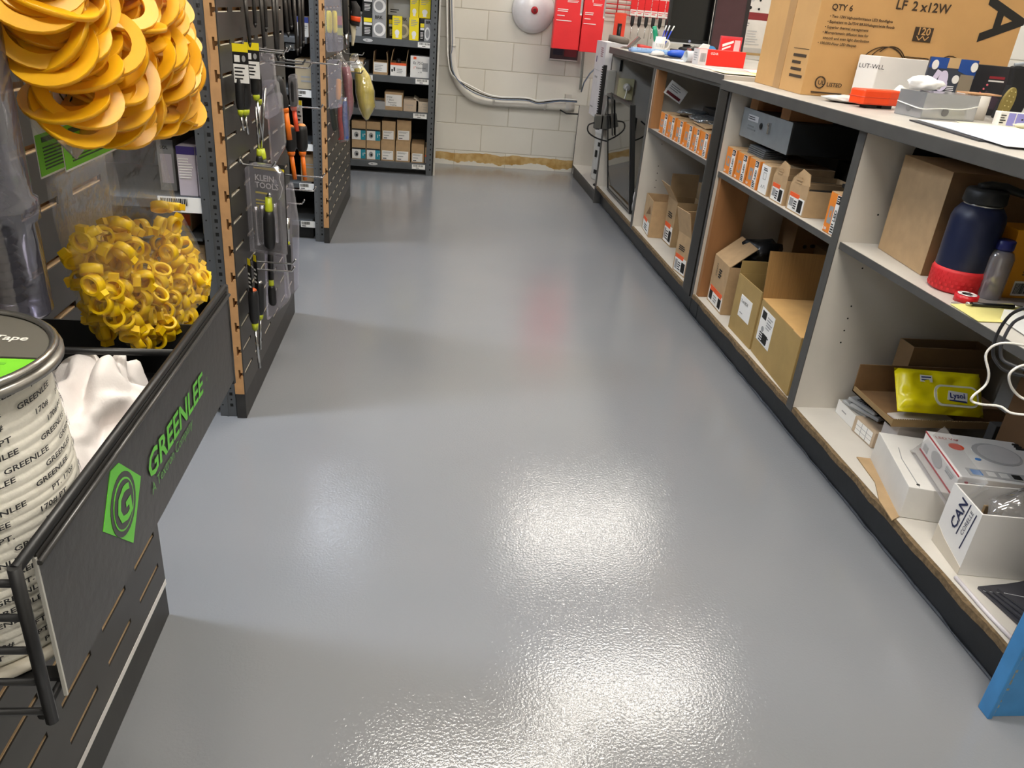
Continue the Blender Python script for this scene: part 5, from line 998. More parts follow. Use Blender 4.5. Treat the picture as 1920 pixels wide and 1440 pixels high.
g=G(); g.box(-3.15,-.625,2.19,2.55,.545,.552); tag(g.build('dividing_board',[STEEL]),'thin grey steel board between two low rows of boxes left of the steel post','board')
for k in range(4):
    z=.4205+.0265*k*1.0
    carton('flat_switch_box','flat brown box piled left of the steel post, %s of four'%('lowest','second from below','third from below','topmost')[k],'box',(-.76,2.32,z),(.26,.2,.026),0,CARD2,art={'-y':[('ln',.3,.2,.95,.8,2,1)]},amats=[WHITE,M('#5a452c')])
def plabel(x,z,y,w=.10,h=.036,label=None,txt=None,red=False):
    t=thing('shelf_price_label',label,'price label',(x,y,z)); G().box(-w/2,w/2,0,.001,0,h).build('label_strip',[PAPER],t)
    g=G(); g.art((-w/2,0,0),(1,0,0),(0,0,1),w,h,[('bc',.06,.45,.62,.9,0)]+([('t',txt,.08,.10,.012,0,1)] if txt else [('ln',.08,.1,.5,.35,1,0)])); g.build('printed_barcode',[INK],t)
plabel(-.665,.629,2.171,.125,.042,'white barcode label reading 005-0103 on the shelf edge under the lavender boxes','005-0103')
plabel(-.665,.868,2.171,.11,.036,'white barcode label on the dark shelf edge under the cream switch-plate box')
plabel(-.675,1.118,2.171,.11,.034,'white barcode label on the highest visible shelf edge by the bag')
# second row, seen between the posts
def r2(label,pxa,pxb,py1,art,mat,z,y=4.2,name='small_carton'):
    a=aty(pxa,200,y); b=aty(pxb,200,y); t_=aty((pxa+pxb)/2,py1,y); return carton(name,label,'box',((a.x+b.x)/2,y+.1,z),(b.x-a.x,.2,t_.z-z),0,mat,art={'-y':art},amats=[WHITE,INK,BLUEP,GREY])
r2('white box with a blue top band behind the farther steel post',559,583,32,[('r',0,.72,1,1,2),('ln',.5,.3,.9,.6,3,3)],M('#dcd8d0',.6),1.0005)
r2('grey box with a pale label behind the hanging wire stems',540,556,82,[('r',.1,.1,.9,.3,1)],M('#a8adb0',.6),.935)
r2('tan box with faint black text behind the farther steel post',556,590,112,[('ln',.3,.2,.9,.5,2,3)],M('#b5a68a',.8),.7605)
r2('brown carton low behind the farther steel post',560,590,290,[('ln',.3,.5,.9,.7,2,3)],CARD2,.3005)
for k,(z,lb) in enumerate(((.732,'shelf edge under the tan box'),(.472,'shelf edge behind the orange tools'),(.272,'low shelf edge behind the orange tool tips'),(.072,'lowest shelf edge beside the farther post'))):
    plabel(-.632,z-.006,4.156,.075,.034,'white barcode label on the '+lb)
# ================================================================ hooks and tools on the slat walls
def hook(b,tp,xf,label,y=None,group=None,L=None,mat=None):
    p=atx(*b,xf) if y is None else aty(*b,y); p.x=xf
    q=aty(*tp,p.y); ln=L or max(.08,q.x-xf); z=p.z
    t=thing('peg_hook',label,'hook',(xf,p.y,z),0,group)
    g=G(); g.tube([(.001,0,.012),(.006,0,.004),(.014,0,0),(ln-.012,0,-.002),(ln,0,.002),(ln+.008,0,.014)],.0028,8); g.build('hook_wire',[mat or CHROME],t)
    g=G(); g.box(.0005,.0022,-.010,.010,.002,.022); g.build('hook_plate',[CHROME],t)
    return V((xf,p.y,z)),ln
S1=-.5295; S2=-.5115
hook((455,92),(533,95),S1,'chrome hook holding the yellow-topped screwdriver cards')
hook((455,88),(540,90),S1,'chrome hook just behind the yellow-topped screwdriver cards',y=2.47)
hook((490,113),(568,110),S1,'dark steel hook above the big clear clamshell',mat=M('#5b5c5e',.4,metal=.8))
hook((505,121),(580,127),S1,'long chrome hook above the black-handled orange drivers')
hook((450,308),(512,312),S1,'short chrome hook holding the black and yellow tool set')
hook((508,352),(588,352),S1,'long empty-tipped chrome hook under the orange driver tips')
hook((530,327),(605,330),S1,'chrome hook level with the orange driver tips')
hook((510,378),(567,381),S1,'chrome hook over the green-collared nut driver')
hook((475,490),(550,492),S1,'upper one of a pair of bare chrome hooks low on the slatwall')
hook((470,504),(548,508),S1,'lower one of a pair of bare chrome hooks low on the slatwall')
hook((540,198),(575,201),S1,'chrome hook at the far edge carrying orange drivers',y=3.02,L=.13)
hook((530,112),(605,113),S1,'long chrome hook reaching past the farther steel post',y=3.03,L=.19)
hook((640,118),(683,120),S2,'chrome hook above the yellow bag of ties')
hook((633,133),(678,134),S2,'dark wire hook pierced through the yellow bag top',mat=M('#5b5c5e',.4,metal=.8))
hook((645,100),(680,101),S2,'far chrome hook just above the two tie bags')
hook((612,112),(624,101),S2,'near chrome hook holding the blister with an orange driver',y=4.30,L=.12)
BH=M('#1d1d1e',.45,var=.05); OH=M('#f07818',.4); GB=M('#b9c42a',.3,name='green_yellow_collar')
def driver(label,top,mid,tip,y,r=.016,body=BH,collar=GB,shaft=CHROME,sr=.0035,cap=None,group=None,name='screwdriver',clen=.014):
    w_=(S1 if y<3.3 else S2)+r+.012; y=min(y,atx(*top,w_).y,atx(*mid,w_).y); A=aty(*top,y);B=aty(*mid,y);T_=aty(*tip,y); d=(B-A); L=d.length; d.normalize()
    t=thing(name,label,'screwdriver',B,0,group)
    g=G(); g.lathe([(r*.55,0),(r*.9,.006),(r,.02),(r,L-.02),(r*.8,L-.006),(r*.6,L)],A,16,ax=d); g.build('handle',[body],t,world=True)
    if cap: g=G(); g.lathe([(r*.4,-.004),(r*.7,0),(r*.75,.004)],A,14,ax=d); g.build('end_cap',[cap],t,world=True)
    if collar: g=G(); g.lathe([(r*.62,L-.001),(r*.68,L+.004),(r*.55,L+clen)],A,14,ax=d); g.build('collar',[collar],t,world=True)
    if shaft: g=G(); g.tube([B+d*(clen if collar else 0),T_],sr,8); g.build('shaft',[shaft],t,world=True)
    return t
def card(label,p,w,h,y,rz,art,base,mats,name='hang_card',th=.0012,cat='card'):
    w_=(S1 if y<3.3 else S2)+w/2+.012; y=min(y,atx(*p,w_).y-.012); a=aty(*p,y); t=thing(name,label,cat,(a.x,y,a.z-h),rz)
    G().box(-w/2,w/2,0,th,0,h).build('card_sheet',[base],t); g=G(); g.art((-w/2,0,0),(1,0,0),(0,0,1),w,h,art,t=.0004); g.build('printed_face',mats,t); return t
CM=[WHITE,INK,YEL,GREY]
# yellow topped cards + drivers
for k,(px,py,h,lb,yy) in enumerate(((449,82,.098,'near screwdriver card with a yellow top, white info block beneath',2.40),(471,80,.095,'second screwdriver card with a yellow top, just right of the near one',2.43))):
    card(lb,(px,py),.040,h,yy,-.06,[('r',0,.80,1,1,2),('r',.1,.55,.45,.72,0),('e',.7,.64,.12,.08,3),('r',.02,.03,.98,.50,0),('ln',.08,.1,.8,.45,4,1)],BLACK,CM)
driver('fat black-handled screwdriver under the near yellow-topped card',(455,137),(459,205),(465,252),2.395,.019)
driver('thinner twin of the near fat screwdriver, its collar beside it',(449,142),(451,206),(457,245),2.425,.012)
driver('black-handled screwdriver under the second yellow-topped card',(473,130),(480,178),(492,262),2.44,.015)
driver('narrow black-handled screwdriver close behind the second card',(482,134),(486,186),(486,258),2.50,.012)
CLAM=clear('clamshell_plastic',tint='#f4f2f8',fac=.04,haze=.13,rough=.1)  # diffuse white haze stands in for the ceiling reflected in the shells
def clam(label,corners,y,th=.035,rz=0,mat=None,name='clear_clamshell'):
    y=min([y]+[atx(*c,(S1 if y<3.3 else S2)+.010).y-th/2 for c in corners]); P4=[aty(*c,y) for c in corners]; c=sum(P4,V())/len(P4); t=thing(name,label,'package',(c.x,y,min(p.z for p in P4)))
    q=[]
    n=len(P4)
    for i in range(n):
        a,b,d=P4[i-1],P4[i],P4[(i+1)%n]; u=(a-b).normalized(); v=(d-b).normalized(); r=min(.012,(a-b).length*.3,(d-b).length*.3)
        q+=[b+u*r,b+(u+v)*r*.29,b+v*r]
    g=G(); g.prism([p+V((0,-th/2,0)) for p in q],(0,th,0)); g.build('clear_shell',[mat or CLAM],t,world=True,bevel=.002)
    return t
clam('upper clear clamshell hanging behind the yellow-topped cards',((478,102),(512,98),(518,160),(488,188)),2.60)
clam('bulky clear clamshell top with a rounded corner, below the upper one',((486,152),(520,150),(528,210),(500,225)),2.66,.05)
clam('long narrow clear clamshell at the middle of the slatwall',((500,178),(528,172),(536,275),(510,320)),2.74,.03)
driver('upside-down nut driver with a green collar inside the clear clamshells',(497,345),(492,298),(497,165),2.62,.018,clen=.03)
driver('slim screwdriver shaft crossing behind the clear clamshells',(488,330),(486,292),(479,200),2.67,.012,clen=.02)
# long dark shafts from above
DS=M('#4a4744',.35,metal=.6)
for k,(a,b,yy) in enumerate((((456,-30),(470,92),2.36),((474,-30),(479,52),2.42),((486,-30),(497,100),2.50),((496,-30),(499,60),2.55),((510,-30),(519,108),2.62),((518,-30),(522,118),2.70),((531,-30),(541,70),2.78),((538,-30),(547,56),2.86),((549,-30),(558,104),2.92),((560,-30),(563,100),2.98),((566,-30),(569,88),3.0))):
    A=aty(*a,yy);B=aty(*b,yy); t=thing('long_bit_shaft','long dark steel shaft hanging point down at the top of the slatwall','drill bit',B,0,'long dark shafts at the top of the slatwall')
    g=G(); g.tube([A,A+(B-A)*.9],.0055,8); g.build('shaft',[DS],t,world=True); g=G(); g.tube([A+(B-A)*.9,B],[.0065,.002],8); g.build('tip',[M('#1b1a1a',.4)],t,world=True)
# orange insulated drivers
driver('black-topped screwdriver with a short bright orange shaft, left of four insulated ones',(518,142),(534,203),(543,262),2.86,.018,collar=OH,shaft=OH,sr=.009)
driver('glossy black screwdriver in a clear sleeve with an orange-red shaft',(548,144),(551,200),(557,246),2.90,.016,collar=M('#f05a28',.3),shaft=M('#e8502a',.35),sr=.008)
clam('clear sleeve around the glossy black screwdriver handle',((541,140),(556,138),(560,205),(546,208)),2.90,.03,name='clear_sleeve')
driver('insulated black-handled screwdriver pointing down with an orange shaft, left of the low pair',(543,236),(546,284),(553,336),2.95,.021,collar=OH,shaft=OH,sr=.008,cap=OH)
driver('insulated black-handled screwdriver pointing down with an orange shaft, right of the low pair',(565,234),(567,284),(572,338),2.99,.021,collar=OH,shaft=OH,sr=.008,cap=M('#f0a060',.5))
card('grey and yellow edge-on card above the right insulated screwdriver',(561,188),.022,.11,3.0,-.5,[('r',0,.85,1,1,2),('ln',.1,.2,.8,.7,4,1)],LGREY,CM)
# klein set
a=aty(486,318,2.34)
t=thing('nut_driver_set','clear clamshell with a black and yellow card lettered KLEIN TOOLS and steel sockets','package',(a.x+.022,2.34,aty(470,470,2.34).z),-.35)
w,h=.115,.265
G().box(-w/2,w/2,0,.0012,0,h).build('card_sheet',[M('#262523',.5)],t)
g=G(); g.art((-w/2,0,0),(1,0,0),(0,0,1),w,h,[('r',.12,.925,.98,.955,2),('t','KLEIN',.14,.80,.024,0,1),('t','TOOLS',.14,.72,.024,0,1),('e',.70,.80,.08,.035,3),('r',.14,.655,.5,.675,2),('ln',.14,.42,.5,.60,5,2),('l',[(.9,.95),(.84,.85),(.92,.75),(.86,.66),(.8,.62)],.002,0)],t=.0005); g.build('printed_face',CM,t)
for k in range(4):
    g=G(); g.lathe([(.009,.0),(.010,.01),(.010,.10),(.008,.118)],(-.036+.021*k,-.014,.02+.006*k),12); g.build('steel_socket',[CHROME],t)
g=G(); g.prism([(x,-.032,z) for x,z in ((-w/2,0),(w/2,0),(w/2,h-.02),(w/2-.02,h),(-w/2+.02,h),(-w/2,h-.02))],(0,.031,0)); g.build('clear_shell',[CLAM],t,bevel=.004)
driver('nut driver with a clear green collar right of the black and yellow set',(506,465),(504,396),(507,362),2.30,.017,clen=.04,sr=.007)
clam('clear clamshell with a blank back standing right of the black and yellow set',((528,352),(548,340),(560,420),(560,540),(536,560),(530,450)),2.66,.03)
driver('slim black-handled driver with a chrome top and green ring, in the right clamshell',(540,508),(539,458),(539,408),2.60,.012,clen=.012,sr=.008)
driver('black driver with a green ring hanging lowest right on the slatwall',(512,572),(509,535),(507,468),2.44,.013,clen=.02,sr=.009,shaft=BH)
clam('low clear clamshell holding the black driver with a green ring',((497,462),(530,440),(545,560),(502,600)),2.47,.032)
card('edge-on black and yellow card of the front low screwdriver',(466,485),.022,.10,2.30,-.9,[('r',.1,.8,.9,1,2),('ln',.1,.1,.8,.6,4,0)],BLACK,CM)
card('edge-on black and yellow card of the rear low screwdriver',(477,478),.022,.10,2.35,-.9,[('r',.1,.8,.9,1,2),('ln',.1,.1,.8,.6,4,0)],BLACK,CM)
driver('black screwdriver with an orange end cap and chrome shaft, lowest on the slatwall',(474,543),(478,606),(487,690),2.28,.015,cap=M('#d8602a',.5),sr=.0045,clen=.02)
driver('black screwdriver with a chrome end cap behind the orange-capped one',(486,528),(488,590),(488,655),2.34,.014,cap=CHROME,sr=.004)
# ---- slatwall 2
def loft(t,name,rows,mat,nrm,n=18,world=True,seed=0,wr=.0,mid=3):
    """skin through rows (L,R,thickness)"""
    R_=[]
    for k in range(len(rows)-1):
        for j in range(mid):
            s=j/mid; a,b=rows[k],rows[k+1]; R_.append((a[0].lerp(b[0],s),a[1].lerp(b[1],s),a[2]*(1-s)+b[2]*s))
    R_.append(rows[-1]); g=G(); rings=[]
    for i,(L,R,th) in enumerate(R_):
        c=(L+R)/2; ax=(R-L)/2; ring=[]
        for j in range(n):
            a=2*PI*j/n; p=c+ax*math.cos(a)+nrm*(th/2*math.sin(a)); 
            if wr: p+=nrm*noise.noise(p*22+V((seed,0,0)))*wr*abs(math.sin(a))+ (ax.normalized()*noise.noise(p*15+V((0,seed,0)))*wr*.7 if ax.length>1e-5 else V())
            ring.append(g.P(p))
        rings.append(ring)
    for a,b in zip(rings,rings[1:]):
        for j in range(n): g.F((a[j],a[(j+1)%n],b[(j+1)%n],b[j]),0,True)
    g.F(rings[0][::-1]); g.F(rings[-1]); return g.build(name,[mat],t,world=world)
def ybag(label,rows,y,fill,cname,name='bag_of_cable_ties',film=None,seed=1):
    R_=[(aty(l,p1,y),aty(r,p2,y),th) for l,p1,r,p2,th in rows]; c=(R_[-1][0]+R_[-1][1])/2
    t=thing(name,label,'bag',(c.x,y,c.z)); nr=V((0,1,0))
    if fill:
        k0=fill[0]; rr=[(a.lerp(b,.05),b.lerp(a,.05),th*.85) for a,b,th in R_[k0:]]; rr=[(a+V((0,0,.004)),b+V((0,0,.004)),th) for a,b,th in rr]
        loft(t,cname,rr,fill[1],nr,seed=seed,wr=.005)
    loft(t,'clear_film',R_,film or clear('bag_film',fac=.14,haze=.08,bump=.6,bsc=40),nr,seed=seed,wr=.006); return t
YT=M('#e8d648',.5,var=.12,sc=150,stretch=(1,1,.12),bump=.4,bsc=200,name='yellow_ties')
ybag('long clear bag full of yellow cable ties hanging near the grey shelving unit',((660,100,672,100,.01),(655,112,674,112,.02),(664,130,684,128,.03),(664,145,694,143,.05),(666,175,703,172,.07),(672,202,704,200,.06),(680,218,698,212,.03),(686,226,690,225,.004)),4.62,(2,YT),'yellow_ties',seed=2)
ybag('clear bag of dusky pink cable ties just left of the yellow ones',((628,96,640,96,.01),(632,110,646,110,.02),(638,128,656,126,.035),(642,150,661,148,.05),(646,190,664,188,.05),(648,215,662,210,.03),(652,228,656,226,.004)),4.52,(2,M('#b0566a',.5,var=.12,sc=150,stretch=(1,1,.12),name='pink_ties')),'pink_ties',seed=5)
t=thing('red_and_blue_bag','clear pouch of red and blue plastic strips below the orange driver blister','bag',aty(643,262,4.40))
for nm,c_,rows in (('red_strips',RED,((634,196,642,196,.01),(633,225,642,225,.02),(637,255,646,255,.02),(634,262,645,262,.012))),('blue_strips',M('#3f62b8',.4),((642,190,650,190,.01),(642,225,652,225,.02),(645,258,654,257,.02),(645,262,653,262,.01)))):
    loft(t,nm,[(aty(l,p1,4.40),aty(r,p2,4.40),th) for l,p1,r,p2,th in rows],M('#d83838',.4) if 'red' in nm else c_,V((0,1,0)))
loft(t,'clear_film',[(aty(l,p1,4.40),aty(r,p2,4.40),th) for l,p1,r,p2,th in ((638,182,650,182,.01),(631,205,654,203,.03),(634,250,656,248,.03),(636,268,654,264,.01))],clear('bag_film',fac=.14,haze=.08,bump=.6,bsc=40),V((0,1,0)))
clam('clear blister with a small orange driver, near edge of the farther slatwall',((614,112),(640,110),(642,200),(617,205)),4.34,.03)
driver('small orange screwdriver sealed in the clear blister by the farther post',(635,148),(634,187),(632,200),4.34,.014,body=M('#f0a020',.4),collar=BH)
driver('dark green handled tool hanging below the clear blister',(622,200),(628,245),(632,262),4.38,.014,body=M('#23261f',.5),collar=None,shaft=None,name='dark_handled_tool')
for k,(px,lb) in enumerate(((617,'left-hand yellow plier handle in the pack by the farther post'),(627,'right-hand yellow plier handle in the pack by the farther post'))):
    driver(lb,(px,20),(px+1,62),(px+2,96),4.36,.013,body=M('#f2e014',.4),collar=None,shaft=BH,sr=.012,name='plier_handle')
clam('dark-bottomed clear pack around the two yellow plier handles',((608,-10),(640,-10),(644,95),(612,98)),4.40,.03)
driver('long ribbed black handle with a silver tip beside the yellow handles',(643,-20),(648,62),(650,84),4.56,.020,collar=None,shaft=CHROME,sr=.010,name='black_tool_handle')
t=thing('paint_brush','black and orange sheathed brush with pale bristles hanging bristles down','brush',aty(662,88,4.64))
loft(t,'brush_sheath',[(aty(l,p1,4.64),aty(r,p2,4.64),th) for l,p1,r,p2,th in ((658,2,668,2,.01),(660,14,676,15,.03),(658,30,676,33,.035),(657,45,674,50,.03))],M('#2a2626',.6),V((0,1,0)))
loft(t,'orange_band',[(aty(l,p1,4.637),aty(r,p2,4.637),th) for l,p1,r,p2,th in ((657.5,29,676.5,32,.037),(657.5,38,675.5,42,.037))],M('#f0501c',.4),V((0,1,0)))
loft(t,'bristles',[(aty(l,p1,4.65),aty(r,p2,4.65),th) for l,p1,r,p2,th in ((656,44,668,48,.02),(659,70,666,72,.02),(659,86,663,86,.006))],M('#cfc4a8',.8),V((0,1,0)))
card('small label pack in red and green between plier handles and the black handle',(637,30),.028,.14,4.50,0,[('r',0,.7,1,1,0),('r',0,.35,1,.6,2),('ln',.1,.1,.9,.3,2,3)],M('#2d2c2c'),[M('#b04050'),INK,M('#b8c040'),GREY])
# ================================================================ wire basket and what it holds
BX=-.26; BY0=.43; BY1=1.0; BZ0=.705; BZ1=.84; BW=M('#1b1b1c',.4,var=.1,name='black_coated_wire')
t=thing('wire_display_basket','black steel display basket with a green-lettered front panel, hung on the near slatwall','basket',(-.385,.70,BZ0))
g=G(); g.box(BX-.002,BX,BY0+.022,BY1,BZ0,BZ1-.004); g.build('front_panel',[M('#2f2d2b',.38,var=.14,sc=9,bump=.2,bsc=90,name='scuffed_black_sheet')],t,world=True)
g=G(); g.box(BX-.0022,BX+.0004,BY0+.0195,BY0+.0215,BZ0-.002,BZ1-.006); g.build('sheet_edge',[M('#b9b7b0',.5)],t,world=True)
g=G(); g.tube([(BX-.003,BY0,BZ1),(BX-.003,BY1,BZ1)],.0042,8); g.build('top_rail',[BW],t,world=True)
g=G(); g.tube([(BX+.002,BY0+.02,BZ1-.010),(BX+.002,BY1,BZ1-.010)],.0022,8); g.build('bead_rail',[M('#3a3938',.3)],t,world=True)
for y,nm in ((BY0,'near_upright'),(BY1,'far_upright')):
    g=G(); g.tube([(BX-.003,y,BZ1+.003),(BX-.003,y,BZ0-.006)],.0045,8); g.build(nm,[BW],t,world=True)
for k in range(5):
    z=BZ0+.004+k*.030; g=G(); g.tube([(-.506,BY0,z),(BX-.003,BY0,z)],.0028,6); g.build('side_wire',[BW],t,world=True)
for k in range(20):
    y=BY0+.03+k*.0285; g=G(); g.box(-.506,BX-.004,y,y+.0125,BZ0+.002,BZ0+.0055); g.build('floor_slat',[BW],t,world=True)
for x in (-.50,-.38,-.27): g=G(); g.tube([(x,BY0,BZ0-.002),(x,BY1,BZ0-.002)],.003,6); g.build('floor_wire',[BW],t,world=True)
g=G(); g.box(-.506,BX-.004,BY1-.003,BY1,BZ0,BZ1-.055); g.build('far_shade_sheet',[M('#222222',.5)],t,world=True)  # dark sheet added for the shade seen through the open far end
g=G(); g.box(-.506,BX-.004,.80,BY1-.004,BZ0+.0056,BZ0+.0072); g.build('floor_plate',[M('#4b4e52',.35,metal=.3)],t,world=True)
g=G(); g.tube([(-.506,.79,BZ1-.006),(BX-.003,.79,BZ1-.002)],.0042,8); g.build('divider_rail',[BW],t,world=True)
g=G(); g.tube([(-.503,BY0,BZ1-.004),(-.503,BY1,BZ1-.004)],.004,8); g.build('rear_rail',[BW],t,world=True)
for k in range(16):
    y=BY0+.05+k*.034; g=G(); g.box(BX-.010,BX-.003,y,y+.010,BZ1-.022,BZ1-.010); g.build('bead_clip',[BW],t,world=True)
GR=M('#5fc42e',.4,var=.03,name='green_decal')
def PB(px,py): p=atx(px,py,BX); return V((BX,p.y,p.z))
g=G(); q=[PB(*p) for p in ((193,997),(206,884),(222,868),(263,893),(249,1018))]; g.prism(q,(.0006,0,0),0)
c_=V((BX,0,0)); cen=PB(230,945); hx=V((0,.0285,0)); hz=V((0,0,.030))
g.prism([cen+hx*math.cos(2*PI*k/28)+hz*math.sin(2*PI*k/28) for k in range(28)],(.0010,0,0),1)
g.prism([cen+hx*.82*math.cos(2*PI*k/28)+hz*.82*math.sin(2*PI*k/28) for k in range(28)],(.0013,0,0),0)
g.prism([cen+hx*.76*math.cos(2*PI*k/28)+hz*.76*math.sin(2*PI*k/28) for k in range(28)],(.0015,0,0),1)
g.text('G',cen+V((.0,-.0175,-.0165)),(0,1,0),(0,0,1),.047,0,bold=True,th=.0018)
g.build('green_emblem',[GR,M('#2f2d2b',.4)],t,world=True)
p=PB(279,897); g=G(); g.text('GREENLEE',V((BX,p.y-.003,.760)),(0,1.16,0),(0,.16,1),.0365,0,bold=True,th=.0012); 
g.build('green_lettering',[GR],t,world=True)
g=G(); g.text('A Textron Company',V((BX,.661,.742)),(0,1,0),(0,.1,1),.0165,0,th=.0010); g.text('®',V((BX,.868,.765)),(0,1,0),(0,0,1),.008,0,th=.001); g.build('thin_green_lettering',[M('#4f9a34',.4)],t,world=True)
# spool
sc=V((-.352,.53,BZ0+.0065)); t=thing('measuring_tape_spool','metal spool wound with white printed pulling tape, green and grey label on top','spool',sc)
r=.089; HS=.237
def rim(name,z,mt,hub=True): 
    g=G(); g.lathe([(r-.004,z),(r,z+.002),(r,z+.006),(r-.004,z+.008)],(0,0,0),48); return g.build(name,[mt],t)
rim('bottom_flange',0,M('#cfc8b8',.5)); rim('top_flange',HS-.010,M('#8f8c86',.3,metal=.8))
g=G(); n=48; ra=[(r-.005,HS-.003),(r-.002,HS+.001),(r-.006,HS+.004),(r-.009,HS+.001)]
rg=[[g.P((a*math.cos(2*PI*j/n),a*math.sin(2*PI*j/n),b)) for j in range(n)] for a,b in ra]
for k in range(3):
    for j in range(n): g.F((rg[k][j],rg[k][(j+1)%n],rg[k+1][(j+1)%n],rg[k+1][j]),0,True)
g.build('rolled_rim',[M('#9b9892',.25,metal=.9)],t)
g=G(); n=40; R1=r-.009; zt=HS-.0012
g.prism([(R1*math.cos(a),R1*math.sin(a),zt) for a in [(.02+(PI-.04)*k/n)+.0 for k in range(n+1)]],(0,0,.0012),0)
g.prism([(R1*math.cos(a),R1*math.sin(a),zt) for a in [PI+.02+(PI-.04)*k/n for k in range(n+1)]],(0,0,.0012),1)
g.text('Measuring Tape',(-.022,.030,zt+.001),(1,0,0),(0,1,0),.0125,2,bold=True,th=.0006)
for k in range(5): g.slab((.012,-.012-k*.009,zt+.0012),(.05-.006*k,0,0),(0,.003,0),(0,0,.0003),3)
g.build('top_label',[M('#57544c',.4),M('#6fbe2a',.4,var=.1,sc=20),M('#d0cec6'),M('#5aa024')],t)
g=G(); g.lathe([(.026,HS),(.028,HS+.004),(.020,HS+.006),(.016,HS+.002)],(0,0,0),24); g.build('hub_ring',[M('#a9a6a0',.25,metal=.9)],t)
prof=[]; rr=random.Random(9); z=.010
while z<HS-.014:
    rw=.083-.004*((z/HS-.35)**2)*6; prof+=[(rw,z),(rw+.0012,z+.003),(rw,z+.006)]; z+=.0078+rr.uniform(-.0008,.0008)
g=G(); g.lathe(prof,(0,0,0),48); g.build('wound_tape',[M('#e6e2d6',.55,var=.06,sc=20,bump=.3,bsc=200,name='woven_white_tape')],t)
def wrap(g,s,a0,z0,size,R,slope,m=0):
    vs,fs=textmesh(s,True); ii=[]
    for p in vs:
        a=a0+p.x*size*1.35/R; ii.append(g.P((R*math.cos(a),R*math.sin(a),z0+p.y*size+slope*p.x*size)))
    for f in fs: g.F([ii[k] for k in f],m)
g=G(); rr=random.Random(4); words=['GREENLEE','170# PT','GREENLEE','PT.','7 FT','GREENLEE','170#','PT. 170#']
for k in range(21):
    z0=.016+k*.0102; 
    a=-2.6+rr.uniform(0,.5)
    while a<.6:
        wd=rr.choice(words); wrap(g,wd,a,z0,.0062,.0852-.004*((z0/HS-.35)**2)*6,rr.uniform(.02,.08)); a+=len(wd)*.0062*.95/.085+rr.uniform(.08,.3)
g.build('printed_lettering',[M('#2c2c2e',.7)],t,recalc=False)
# cloth rag
bm=bmesh.new(); bmesh.ops.create_icosphere(bm,subdivisions=6,radius=1)
for v in bm.verts:
    p=v.co.normalized(); q=p*1.3+V((3.1,.4,1.7)); q2=q+V((noise.noise(q*1.1),noise.noise(q*1.1+V((5,0,0))),noise.noise(q*1.1+V((0,7,0)))))*.9
    f=1-abs(noise.noise(q2*1.6))*2; f2=1-abs(noise.noise(q2*3.4+V((9,0,0))))*2
    w_=noise.noise(q*1.1)*3.2; d=.84+.22*noise.noise(q*1.3)+.13*math.sin(6*q.x+4*q.z+w_*1.6)+.06*math.sin(11*q.y-5*q.z+w_*2.3)+.04*noise.noise(q*5)
    x,y,z=p.x*d*.085,p.y*d*.105,max(p.z*d,-.28)*.098
    v.co=Matrix.Rotation(.3,3,'Z')@V((x,y,z)); v.co.x=min(max(v.co.x,-.10),.078)
zm=min(v.co.z for v in bm.verts)
for v in bm.verts: v.co.z-=zm
me=bpy.data.meshes.new('white_cloth'); bm.to_mesh(me); bm.free(); me.materials.append(M('#efe9e6',.95,var=.02,bump=.25,bsc=400,name='white_cotton'))
for p in me.polygons: p.use_smooth=True
o=bpy.data.objects.new('white_cloth',me); C.objects.link(o); cc=atz(222,795,BZ0+.03); o.location=(-.352,.765,BZ0+.0075); MATS[o.name]=Matrix.Translation(o.location)
tag(o,'crumpled white cotton rag lying in the basket beside the tape spool','rag')
# clear tube package on the left
yt=.69; ed=aty(60,400,yt); rt=.030; cx=ed.x-rt*.98; zb=aty(70,590,yt).z
t=thing('clear_tube_package','clear plastic tube package with a green top holding a ribbed grey tool','package',(cx,yt,zb))
TZ_=aty(45,270,yt).z-zb
g=G(); g.lathe([(rt*.9,0),(rt,.004),(rt,.085),(rt*1.12,.088),(rt*1.12,.105),(rt,.108),(rt*1.0,.30),(rt*.8,.45)],(0,0,0),28); g.build('clear_tube',[clear('tube_plastic',tint='#c4c4d2',fac=.08,haze=.10,bump=.4,bsc=20,fm=.5)],t)
g=G(); prof=[]
for k in range(26): prof+=[(.010,.012+k*.0075),(.0135,.0150+k*.0075),(.010,.0185+k*.0075)]
g.lathe(prof,(-.002,0,0),16); g.build('ribbed_tool',[M('#55555c',.35,metal=.5)],t)
g=G(); g.lathe([(.018,.15),(.02,.155),(.02,.19),(.012,.20)],(0,0,0),18); g.build('dark_knob',[M('#26262c',.4)],t)
g=G(); zz=.245; g.lathe([(rt*1.02,zz,1),(rt*1.04,zz+.02,1),(rt*1.04,zz+.022,0),(rt*1.0,zz+.23,0)],(0,0,0),28,0); g.build('green_sleeve',[M('#6fd81c',.4),BLACK],t)
